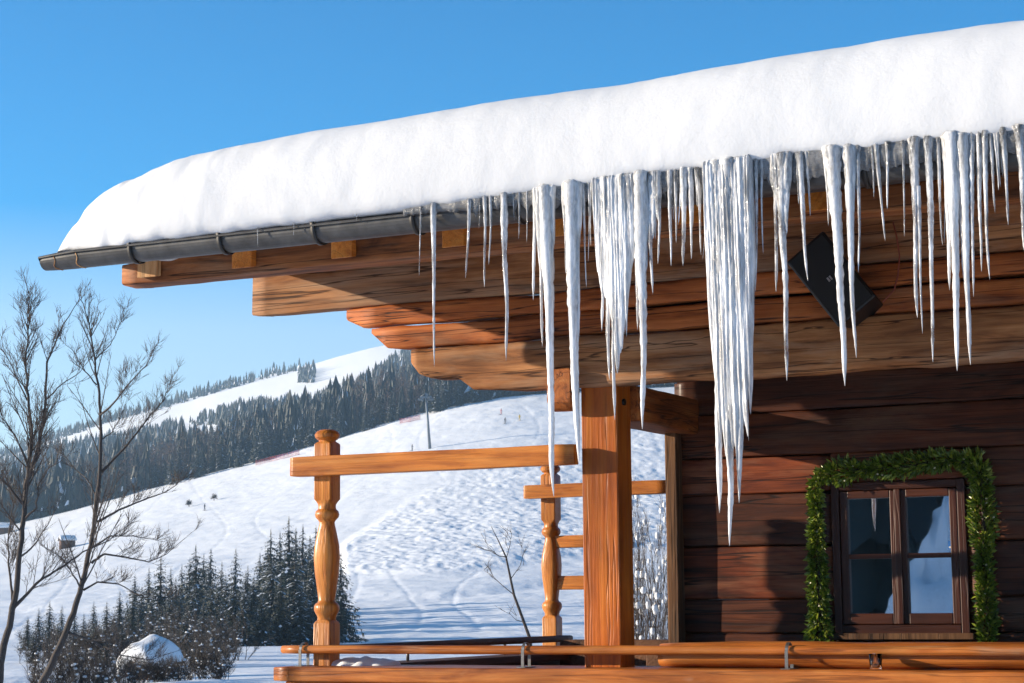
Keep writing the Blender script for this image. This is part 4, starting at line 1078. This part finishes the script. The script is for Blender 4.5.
# ------------------------------------------------------------------ icicles
VI = VG - gr - .035
def spike(mb, p0, p1, r, rg, sides=10, lump=1.0, top=1.0, fl=1.0, mi=0):
    """one icicle: rippled, slightly crooked taper from p0 down to p1"""
    L = (p0 - p1).length; n = max(10, int(L / .022)); rings = []; sd_ = rg.uniform(0, 99)
    for i in range(n + 1):
        t = i / n; c = p0.lerp(p1, t)
        c = c + Vector((noise.noise(Vector((t * L * 2.2, sd_, 0))) * .02 * t ** .5, noise.noise(Vector((t * L * 2.2, sd_, 5))) * .01 * t ** .5, 0))
        c.y += .08 * min(1, max(0, (c.z - BOT - .005 - lift(c.x) * .7) / .05))
        q = (.3 + .7 * (1 - t) ** 1.7) * min(1, ((1 - t) / .1) ** .7)
        if t < .08: q *= 1 + (top - 1) * (1 - t / .08)
        q = max(q, .05 if i < n else .02)
        rip = 1 + lump * (.13 * noise.noise(Vector((t * L * 60, sd_, 8))) + .24 * noise.noise(Vector((t * L * 24, sd_, 1))) + .1 * math.sin(t * L * 150 + sd_) * noise.noise(Vector((t * L * 6, sd_, 3))))
        ring = []
        for k in range(sides):
            a = 6.2832 * k / sides
            w = 1 + lump * .26 * noise.noise(Vector((math.cos(a) * 1.3 + sd_, math.sin(a) * 1.1, t * L * 3)))
            ring.append(c + Vector((math.cos(a) * r * q * rip * w, math.sin(a) * r * q * rip * w * fl, 0)))
        rings.append(list(reversed(ring)))
    mb.loft(rings, mi)
GI = 'icicles hanging along the eave'
def icicle(label, spikes, mat='ice', v=VI, sheets=()):
    """spikes: (x_top, y_top, x_tip, y_tip, width in px at the top, optional depth offset)"""
    rg = random.Random(hash(label) % 1 + int(spikes[0][0] * 7 + spikes[0][3])); mb = MB(); org = None
    for sp in spikes:
        x0, y0, x1, y1, w = sp[:5]; dv = sp[5] if len(sp) > 5 else 0
        a = UVZ(x0, y0 - 14, v + dv) ; c = UVZ(x1, y1, v + dv + .01)
        if org is None: org = a
        k = 10.7 / F; spike(mb, a, c, w * k / 2 * (.8 if w < 15 else .78), rg, 12 if w > 9 else 8, 1.0, 1.25)
    for q in sheets: sheet(mb, *q)
    tag(mb.build('icicle', M[mat], mw=CH, origin=org), label, 'icicle', GI)
def sheet(mb, x0, x1, ytop, hem, T_, seed, dv=0):
    """a fused curtain: ribbed frosty sheet whose hem follows the given pixel heights"""
    hx = [h[0] for h in hem]; hy = [h[1] for h in hem]; n = int((x1 - x0) / .5); m = 46; fr, bk = [], []
    for i in range(n + 1):
        x = x0 + (x1 - x0) * i / n; a = UVZ(x, ytop - 12, VI + dv)
        tooth = noise.noise(Vector((x * .55, seed, 0))) * .5 + noise.noise(Vector((x * .23, seed, 4))) * .6
        yh = ytop + (float(np.interp(x, hx, hy)) - ytop) * (1 + .22 * tooth)
        zb = UVZ(x, yh, VI + dv).z; edge = min(1, (i + .001) / 5, (n - i + .001) / 5) ** .5
        rf, rb_ = [], []
        for j in range(m + 1):
            s_ = j / m; z = a.z + (zb - a.z) * s_
            rib = .75 + .4 * abs(noise.noise(Vector((x * .3, seed, z * 1.1)))) + .12 * noise.noise(Vector((x * .9, seed + 3, z * 2.0))) + .1 * noise.noise(Vector((x * 1.4, seed, z * 26)))
            th = T_ * max(.12, rib) * edge * (1 - s_) ** .55 + .0015
            back = .08 * min(1, max(0, (z - BOT - .005 - lift(a.x) * .7) / .05))
            rf.append((a.x + .012 * s_ * noise.noise(Vector((x * .2, seed, z * 3))), a.y - th + back, z)); rb_.append((rf[-1][0], a.y + th * .6 + back, z))
        fr.append(rf); bk.append(rb_)
    o = len(mb.v); k = m + 1
    Vv = [q for r in fr for q in r] + [q for r in bk for q in r]; B = (n + 1) * k; ff = []
    for i in range(n):
        for j in range(m):
            ff.append((i * k + j, i * k + j + 1, (i + 1) * k + j + 1, (i + 1) * k + j)); ff.append((B + i * k + j, B + (i + 1) * k + j, B + (i + 1) * k + j + 1, B + i * k + j + 1))
        ff.append((i * k + m, B + i * k + m, B + (i + 1) * k + m, (i + 1) * k + m))
    for j in range(m):
        ff.append((j, B + j, B + j + 1, j + 1)); ff.append((n * k + j, n * k + j + 1, B + n * k + j + 1, B + n * k + j))
    mb.add(Vv, ff, 0, True)
def curtain(x0, x1, ytop, hem, seed, w=(6, 10), sp=2.3):
    rg = random.Random(seed); out = []; x = x0
    while x < x1:
        yh = float(np.interp(x, [h[0] for h in hem], [h[1] for h in hem]))
        yt = ytop + (yh - ytop) * (rg.uniform(.55, 1) if rg.random() < .7 else rg.uniform(.25, .6))
        out.append((x, ytop + rg.uniform(-2, 2), x + rg.uniform(-1, 2) + (yt - ytop) * .012, yt, rg.uniform(*w), rg.uniform(-.004, .025)))
        x += sp * rg.uniform(.7, 1.3)
    return out
I = icicle
I('tiny icicle hanging alone low on the gutter near its left end', [(257, 221, 257, 248, 3)])
I('tiny stub of ice on the gutter between its second and third straps', [(293, 219, 293, 236, 3)])
I('tiny stub of ice on the gutter right of its third strap', [(355, 212, 356, 222, 3)])
I('thin short icicle just left of the first long icicle from the left', [(421, 206, 421, 276, 4)])
I('first long icicle from the left, slim and straight, ending at the lowest log', [(433, 202, 434, 367, 9), (435, 204, 436, 225, 5)])
I('medium slim icicle next right of the first long one', [(469, 198, 467, 278, 8)])
I('pair of thin icicles fused at the top, the right one shorter', [(484, 195, 485, 287, 7), (490, 194, 490, 265, 6), (480, 197, 479, 230, 3)])
I('long slim icicle between the thin fused pair and the first big column', [(504, 192, 506, 361, 12)])
I('two short thin spikes of ice just left of the first big column', [(519, 193, 518, 239, 5), (527, 191, 526, 243, 4), (513, 194, 513, 222, 3)])
I('longest slim ice column, crossing the top rail', [(545, 182, 554, 497, 22), (536, 184, 533, 300, 11), (538, 188, 541, 347, 11), (550, 184, 549, 300, 10)], 'ice_white', sheets=[(533, 556, 184, [(533, 210), (537, 250), (543, 290), (548, 300), (553, 240), (556, 205)], .03, 11)])
I('thick lumpy ice column right of the longest one, left of the big post top', [(570, 178, 577, 463, 24), (576, 182, 578, 345, 10), (566, 180, 569, 300, 13)], 'ice_white', sheets=[(561, 583, 180, [(561, 200), (565, 270), (571, 320), (577, 290), (580, 230), (583, 200)], .03, 12)])
I('sparse fringe of thin icicles between the lumpy column and the first ice curtain', [(583, 183, 586, 288, 5), (588, 183, 589, 262, 4), (591, 182, 591, 246, 4)])
I('first wide ice curtain with a ragged hem, above the big post', curtain(594, 634, 180, [(593, 250), (600, 330), (607, 385), (614, 400), (620, 350), (627, 338), (634, 300)], 3, (3, 5), 3.5) + [(614, 180, 615, 420, 13), (603, 181, 602, 331, 11), (609, 180, 609, 380, 13), (624, 181, 625, 337, 11)], 'ice_white',
  sheets=[(592, 635, 180, [(592, 215), (596, 270), (601, 300), (605, 300), (610, 350), (615, 375), (619, 340), (625, 320), (630, 270), (635, 240)], .042, 3)])
I('long white icicle on the right edge of the first ice curtain, reaching below the logs', [(640, 178, 643, 429, 21), (636, 180, 637, 330, 12), (645, 180, 646, 270, 12)], 'ice_white', sheets=[(634, 648, 180, [(634, 230), (638, 280), (642, 310), (645, 260), (648, 220)], .03, 5)])
I('ragged thin icicles fused to the right of the first ice curtain', [(650, 178, 651, 295, 10), (657, 178, 659, 264, 8), (654, 180, 655, 240, 7)], 'ice', sheets=[(648, 661, 179, [(648, 200), (651, 240), (655, 215), (659, 225), (661, 195)], .022, 8)])
I('bunch of short clear icicles in the gap between the two ice curtains', curtain(664, 702, 176, [(664, 220), (684, 240), (702, 220)], 6, (3, 5), 4) + [(670, 177, 670, 266, 8), (676, 176, 675, 243, 6), (684, 175, 684, 266, 12), (690, 175, 692, 259, 8), (697, 174, 701, 255, 6), (681, 175, 679, 225, 6)])
I('widest solid white ice curtain ending in three long tips', curtain(704, 750, 166, [(703, 300), (708, 420), (716, 470), (730, 490), (741, 460), (747, 400), (752, 360)], 4, (3, 5.5), 4) + [(716, 165, 720, 513, 22), (728, 164, 730, 546, 24), (739, 165, 741, 503, 22), (749, 166, 752, 372, 10)], 'ice_white',
  sheets=[(703, 753, 166, [(703, 240), (706, 340), (711, 420), (717, 455), (723, 430), (730, 470), (736, 420), (741, 440), (746, 380), (750, 320), (753, 240)], .055, 7)])
I('two thin icicles close right of the widest ice curtain', [(756, 166, 756, 292, 6), (762, 165, 763, 254, 5)])
I('fan of clear ice narrowing to one long tip left of the loudspeaker', [(782, 164, 785, 381, 14), (776, 164, 776, 292, 10), (788, 163, 784, 260, 13), (779, 164, 780, 240, 12)], sheets=[(770, 792, 163, [(770, 176), (775, 210), (780, 225), (785, 230), (789, 190), (792, 172)], .02, 13)])
I('short stub icicle above the left corner of the loudspeaker', [(797, 158, 798, 204, 7)])
I('crooked icicle in front of the left half of the loudspeaker', [(800, 156, 808, 281, 10), (806, 158, 810, 216, 6)])
I('thick white icicle crossing the middle of the loudspeaker and ending below it', [(832, 158, 846, 386, 19), (825, 160, 828, 226, 8)], 'ice_white')
I('long icicle crossing the right edge of the loudspeaker', [(848, 158, 855, 358, 14), (853, 158, 853, 260, 10)], 'ice_white')
I('thin icicle just right of the loudspeaker with its tip at the right corner', [(858, 158, 860, 273, 7)])
I('small trio of thin spikes above the red cable', [(872, 157, 872, 198, 4), (876, 156, 884, 241, 7), (888, 156, 889, 209, 6)])
I('thin short icicle hanging right in front of the red cable', [(903, 152, 905, 237, 5)])
I('rough clear icicle right of the red cable, broken into a thin tip', [(914, 150, 918, 318, 13), (918, 200, 922, 334, 6)])
I('straight slim icicle reaching below the lowest log, right of the rough clear one', [(928, 148, 933, 362, 11)])
I('short thin spike between two long icicles near the right side of the eave', [(938, 148, 942, 245, 6)])
I('heavy white icicle with the lowest tip on the right side of the eave', curtain(943, 962, 146, [(943, 250), (952, 300), (962, 250)], 9, (4, 7), 2.6) + [(951, 146, 958, 371, 19), (946, 150, 951, 290, 11)], 'ice_white')
I('white icicle close right of the heavy one, its tip slightly higher', [(962, 148, 972, 365, 15), (958, 150, 964, 280, 11)], 'ice_white')
I('cluster of medium clear icicles near the right edge', curtain(966, 1000, 146, [(966, 260), (982, 240), (1000, 180)], 8, (3, 6), 4) + [(972, 146, 974, 297, 8), (979, 146, 981, 272, 8), (985, 145, 989, 280, 9)])
I('pair of short icicles second from the right edge', [(990, 144, 995, 213, 6), (998, 143, 1000, 187, 5)])
I('short pointed icicle near the right edge of the photo', [(1003, 142, 1010, 225, 9)])
I('icicle cut by the right edge of the photo', [(1019, 140, 1025, 250, 12)])

# ------------------------------------------------------------------ loudspeaker
SVp = 11.16
c0 = UVZ(790, 259, SVp); c1 = UVZ(827, 227, SVp); c3 = UVZ(834, 331, SVp)
X_ax = (c1 - c0); Y_ax = (c3 - c0)
wS, hS = X_ax.length, Y_ax.length
nx = X_ax.normalized(); ny = (Y_ax - nx * Y_ax.dot(nx)).normalized(); nzv = nx.cross(ny)
if nzv.y > 0: nzv = -nzv                       # out of the front face, towards the viewer
cen = (c0 + c1) / 2 + Y_ax / 2
tilt = Matrix.Rotation(R(9), 4, 'Y')
B3 = Matrix(((nx.x, ny.x, nzv.x, cen.x), (nx.y, ny.y, nzv.y, cen.y), (nx.z, ny.z, nzv.z, cen.z), (0, 0, 0, 1)))
sp = empty('loudspeaker', CH @ B3, 'black loudspeaker tilted on the logs under the eave, behind the icicles', 'loudspeaker')
b = MB(); w2, h2 = wS / 2, hS / 2
b.add([(-w2, -h2, 0), (w2, -h2, 0), (w2, h2, 0), (-w2, h2, 0), (-w2 * .75, -h2, -.3), (w2 * .75, -h2, -.3), (w2 * .75, h2, -.3), (-w2 * .75, h2, -.3)], [(0, 1, 2, 3), (7, 6, 5, 4), (0, 4, 5, 1), (1, 5, 6, 2), (2, 6, 7, 3), (3, 7, 4, 0)])
b.build('cabinet', M['black'], sp, bevel=.012)
b = MB(); b.box(-w2 + .014, w2 - .014, -h2 + .016, h2 - .016, .002, .012); b.build('grille', M['grille'], sp, bevel=.006)
b = MB(); b.box(-.016, -.004, -.014, .014, .012, .016); b.box(.002, .012, -.014, .014, .012, .016); b.build('badge', M['silver'], sp)
b = MB(); b.box(-w2 * .3, w2 * .3, -h2 * .45, h2 * .45, -.36, -.298); b.build('mount', M['strap'], sp)
b = MB()
pts_ = [UVZ(x, y, 11.4 - .03 * k / 5) for k, (x, y) in enumerate(((893, 222), (897, 238), (899.5, 256), (898, 275), (894, 290), (885, 301)))]
pts_[-1] = UVZ(883, 302, 11.33)
b.tube([B3.inverted() @ q for q in pts_], .0045, 6); b.build('cable', M['cable'], sp)

# ------------------------------------------------------------------ garland
rg = random.Random(12)
gp_ = [UVZ(820, 648, VB - .07), UVZ(817, 560, VB - .07), UVZ(815, 485, VB - .07), UVZ(822, 474, VB - .08), UVZ(860, 470, VB - .08), UVZ(905, 466, VB - .08), UVZ(945, 460, VB - .08), UVZ(975, 461, VB - .09), UVZ(981, 480, VB - .08), UVZ(984, 560, VB - .07), UVZ(988, 648, VB - .07)]
core = MB(); seg = []
for a, c in zip(gp_[:-1], gp_[1:]):
    nn = max(2, int((c - a).length / .03))
    for k in range(nn): seg.append(a.lerp(c, k / nn))
seg.append(gp_[-1])
VVg, FFg, TTg = [], [], []
berry = MB()
for i, q in enumerate(seg):
    tdir = (seg[min(i + 1, len(seg) - 1)] - seg[max(0, i - 1)]).normalized()
    side = tdir.cross(Vector((0, 1, 0))).normalized()
    fat = .05 * (1 + .9 * noise.noise(q * 6)) * (1.12 if 840 < 0 else 1)
    for k in range(70):
        a = rg.uniform(0, 6.283); rr = fat * math.sqrt(rg.uniform(.05, 1.0)) * (1.12 if rg.random() < .1 else 1)
        c = q + side * math.cos(a) * rr + Vector((0, 1, 0)) * math.sin(a) * rr * .8 + tdir * rg.uniform(-.02, .02)
        out = (side * math.cos(a) + Vector((0, 1, 0)) * math.sin(a) + tdir * rg.uniform(-1.4, .5) + Vector((0, 0, .1))).normalized()
        w_ = out.cross(Vector((rg.uniform(-1, 1), rg.uniform(-1, 1), rg.uniform(-1, 1))))
        if w_.length < .05: continue
        w_ = w_.normalized(); L = rg.uniform(.028, .062); wd = L * rg.uniform(.13, .24)
        up_ = out.cross(w_) * L * .12
        o = len(VVg); VVg += [c, c + out * L * .5 + w_ * wd + up_, c + out * L, c + out * L * .5 - w_ * wd + up_]
        FFg.append((o, o + 1, o + 2, o + 3)); TTg.append(min(1, max(0, rg.gauss(.42, .22) + (.25 if rg.random() < .06 else 0))))
    if rg.random() < .35:
        a = rg.uniform(3.3, 6.1); ball(berry, q + side * math.cos(a) * fat + Vector((0, 1, 0)) * math.sin(a) * fat * .85, .008, .008, rg, 0, 6, 4)
ga = empty('garland', CH @ T(*gp_[5]), 'green evergreen garland draped around the window on three sides', 'garland')
o = np.array(gp_[5]); np_mesh('greenery', np.array([tuple(v) for v in VVg]) - o, FFg, M['garland'], attr=TTg, parent=ga)
gb = berry.build('blossoms', M['berry'], ga); gb.data.transform(T(*(-gp_[5]))); gb['kind'] = 'stuff'
b = MB(); b.tube([p - gp_[5] + Vector((0, .03, 0)) for p in gp_], .012, 6); b.build('stem', M['bark'], ga)

# ------------------------------------------------------------------ terrace railing
VR = 11.33
uL = UZ(283, 649, VR)[0]; zs = UZ(500, 668, 11.2)[1]
rail = empty('terrace_railing', CH @ T(UZ(325, 660, 11.45)[0], 11.45, -1.3), 'honey-coloured wooden terrace railing with carved posts, round rails and a wide sill', 'railing')
ro = Vector((UZ(325, 660, 11.45)[0], 11.45, -1.3))
def rb(mb, name, mat, bevel=0, parent=None):
    mb.v = [tuple(Vector(p) - ro) for p in mb.v]
    return mb.build(name, mat, parent or rail, bevel=bevel)
us0 = UZ(272, 676, 11.2)[0]
rb(hewn(0, us0, UR, 11.2, 11.74, zs - .1, zs, .12, .004, 31), 'sill_board', M['rail_log'])
b = MB(); b.box(us0 + .08, UR, 11.24, 11.3, -1.28, zs - .1); rb(b, 'parapet', M['rail_log'], .005)
zr = UZ(300, 649.5, VR)[1]
print('rail z', zr, zs)
rb(hewn(0, uL, UR, VR - .032, VR + .032, zr - .029, zr + .029, .95, .004, 32, sides=16), 'handrail', M['rail_log'])
ul0 = UZ(661, 658, VR + .1)[0]
rb(hewn(0, ul0, UR, VR + .03, VR + .24, zs + .003, zr + .05, .75, .012, 33, sides=24), 'rounded_log', M['rail_log'])
def bracket(x):
    u = UZ(x, 655, VR)[0]
    b = MB()
    P = [(u, VR - .05, zs)] + [(u, VR - .05, zr)] + [(u, VR - .045 * math.cos(a), zr + .045 * math.sin(a)) for a in np.linspace(0, math.pi, 9)] + [(u, VR + .05, zr), (u, VR + .05, zs)]
    rings = [[(q[0] - .01, q[1] - .003, q[2]), (q[0] + .01, q[1] - .003, q[2]), (q[0] + .01, q[1] + .003, q[2] + .004), (q[0] - .01, q[1] + .003, q[2] + .004)] for q in P]
    b.loft(rings, 0, False); b.box(u - .03, u + .03, VR - .08, VR + .08, zs, zs + .005); rb(b, 'bracket', M['steel'])
bracket(304); bracket(526); bracket(789)
def turned(u, v, z0, z1, name='turned_post'):
    prof = [(640, 68, 1), (532, 68, 1), (527, 62, 1), (522, 50, .5), (516, 48, 0), (510, 52, 0), (503, 60, 0), (496, 66, 0), (486, 66, 0), (480, 60, 0), (476, 48, 0), (470, 44, .2), (440, 52, .35), (400, 64, .4), (360, 70, .4), (330, 66, .4), (300, 54, .35), (275, 42, .2), (268, 40, 0), (262, 48, 0), (256, 60, 0), (248, 64, 0), (240, 60, 0), (234, 48, 0), (228, 46, 0), (222, 48, .3), (215, 56, .8), (208, 68, 1), (64, 68, 1), (60, 60, .8), (57, 46, 0), (54, 44, 0), (51, 54, 0), (46, 64, 0), (38, 67, 0), (31, 58, 0), (26, 40, 0), (24, 16, 0)]
    k = (z1 - z0) / 616.0; rings = []
    for (yy, w, sq) in prof:
        hw = w * k / 2; hs = hw / (1.0 + .33 * sq) * 1.0
        ex = 1 - .9 * min(1, sq) if sq else 1
        z = z0 + (640 - yy) * k
        rings.append([(u + x, v + y, z) for x, y in sup(hs, hs, 32, max(.06, ex))])
    b = MB(); b.loft(rings, 0, True); o = rb(b, name, M['orange_z'])
    o.modifiers.new('ws', 'WEIGHTED_NORMAL') if False else None
    for p_ in o.data.polygons: p_.use_smooth = True
    es_ = o.modifiers.new('edge', 'EDGE_SPLIT'); es_.split_angle = R(32)
    return o
uF = ro.x; zt1 = UZ(325, 429.5, 11.47)[1]
turned(uF, 11.47, zs - .004, zt1)
VBk = 15.27; uB = UZ(551.5, 560, VBk)[0]; zt2 = UZ(551, 464, VBk)[1]
turned(uB, VBk, zs - .004, zt2)
u0 = UZ(293, 467, 11.37)[0]; zq0 = UZ(293, 477, 11.37)[1]; zq1 = UZ(293, 457.5, 11.37)[1]
rb(hewn(0, u0, pu0 - .002, 11.33, 11.405, zq0, zq1, .12, .004, 35), 'top_rail', M['orange_u'])
ub0 = UZ(526, 492, VBk - .1)[0]; zb0 = UZ(526, 499, VBk - .1)[1]; zb1 = UZ(526, 485.5, VBk - .1)[1]
ubr = UZ(672, 490, VBk - .1)[0]
rb(hewn(0, ub0, ubr, VBk - .15, VBk - .07, zb0, zb1, .12, .004, 36), 'top_rail', M['orange_u'])
for y0, y1 in ((548, 535.5), (590, 576)):
    rb(hewn(0, uB + .05, UZ(600, 540, VBk)[0], VBk - .03, VBk + .04, UZ(560, y0, VBk)[1], UZ(560, y1, VBk)[1], .2, .004, int(y0)), 'cross_rail', M['orange_u'])
ue = uB - .02
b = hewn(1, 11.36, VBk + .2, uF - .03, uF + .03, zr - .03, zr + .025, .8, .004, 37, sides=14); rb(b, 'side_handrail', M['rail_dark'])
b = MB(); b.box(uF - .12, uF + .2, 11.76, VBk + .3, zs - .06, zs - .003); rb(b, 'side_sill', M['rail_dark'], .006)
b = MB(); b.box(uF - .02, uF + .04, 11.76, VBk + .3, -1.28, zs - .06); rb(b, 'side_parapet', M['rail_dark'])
for v in (12.6, 14.2):
    b = MB(); b.tube([(uF, v, zs - .004), (uF, v, zr - .02)], .012, 8); rb(b, 'rail_stud', M['steel'])
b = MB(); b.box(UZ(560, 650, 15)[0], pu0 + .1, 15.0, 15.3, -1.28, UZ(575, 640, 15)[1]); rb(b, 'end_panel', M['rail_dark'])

# snow left on the sill, a drinking glass, dark bench in the gap
b = MB(); rings = []; ua_, ub_ = UZ(314, 660, 11.55)[0], UZ(396, 662, 11.55)[0]
nu, nv = 40, 10; g = []
for i in range(nu + 1):
    for j in range(nv + 1):
        t = i / nu; s = j / nv * 2 - 1; cx = ua_ + (ub_ - ua_) * t
        wv = .17 * math.sqrt(max(0, 1 - (2 * t - 1) ** 4)) * (1 + .35 * noise.noise(Vector((t * 7, 3, 0))))
        hgt = .045 * max(0, 1 - s * s) ** .5 * max(0, 1 - (2 * t - 1) ** 4) ** .5 * (1 + .7 * noise.noise(Vector((t * 9, s * 2, 1))))
        g.append((cx, 11.58 + s * wv, zs - .001 + max(0, hgt)))
b.add(g, [(i * (nv + 1) + j, (i + 1) * (nv + 1) + j, (i + 1) * (nv + 1) + j + 1, i * (nv + 1) + j + 1) for i in range(nu) for j in range(nv)], 0, True)
tag(b.build('snow_patch', M['snow_soft'], mw=CH, origin=((ua_ + ub_) / 2, 11.55, zs)), 'thin patch of leftover snow on the sill behind the turned post', 'snow')
gu_ = UZ(876, 666, 11.27)[0]; b = MB(); rings = []
for r_, z_ in ((.03, 0), (.034, .004), (.04, .09), (.0385, .09), (.033, .014), (.0, .012)):
    rings.append([(r_ * math.cos(6.2832 * k / 24), r_ * math.sin(6.2832 * k / 24), z_) for k in range(24)])
b.loft(rings, 0, True)
tg = b.build('tumbler', M['glass'], mw=CH @ T(gu_, 11.265, zs + .004)); tag(tg, 'small clear drinking glass standing on the sill under the window', 'glass')
bu0 = UZ(640, 640, 12.6)[0]
e = empty('bench', CH @ T(bu0 + .1, 12.45, -1.3), 'dark wooden bench end in the gap between the big post and the pillar', 'bench')
b = MB(); b.box(-.1, .18, -.2, .25, .4, .45); b.build('seat', M['rail_dark'], e, bevel=.006)
b = MB(); b.box(-.1, .18, .25, .3, .45, 1.0); b.build('backrest', M['rail_dark'], e, bevel=.006)
for x in (-.07, .15):
    for y in (-.16, .2):
        b = MB(); b.box(x - .025, x + .025, y - .025, y + .025, 0, .4); b.build('leg', M['rail_dark'], e)

# ------------------------------------------------------------------ haze
HZ = 1
if HZ:
    mt = bpy.data.materials.new('air'); mt.use_nodes = True; n = mt.node_tree.nodes; l = mt.node_tree.links
    n.remove(n['Principled BSDF']); pv = n.new('ShaderNodeVolumePrincipled')
    pv.inputs['Color'].default_value = (.46, .72, 1, 1); pv.inputs['Density'].default_value = .00029; pv.inputs['Anisotropy'].default_value = .2
    l.new(pv.outputs[0], n['Material Output'].inputs['Volume'])
    zmin = float(V[:, 2].min()) if False else float(Z_.min()) - 1; zmax = float(Z_.max()) + 25
    b = MB(); b.box(-2300, 2300, -2300, 2300, zmin, zmax); h = b.build('haze', mt); h['kind'] = 'stuff'
    h['label'] = 'thin blue air haze over the valley'
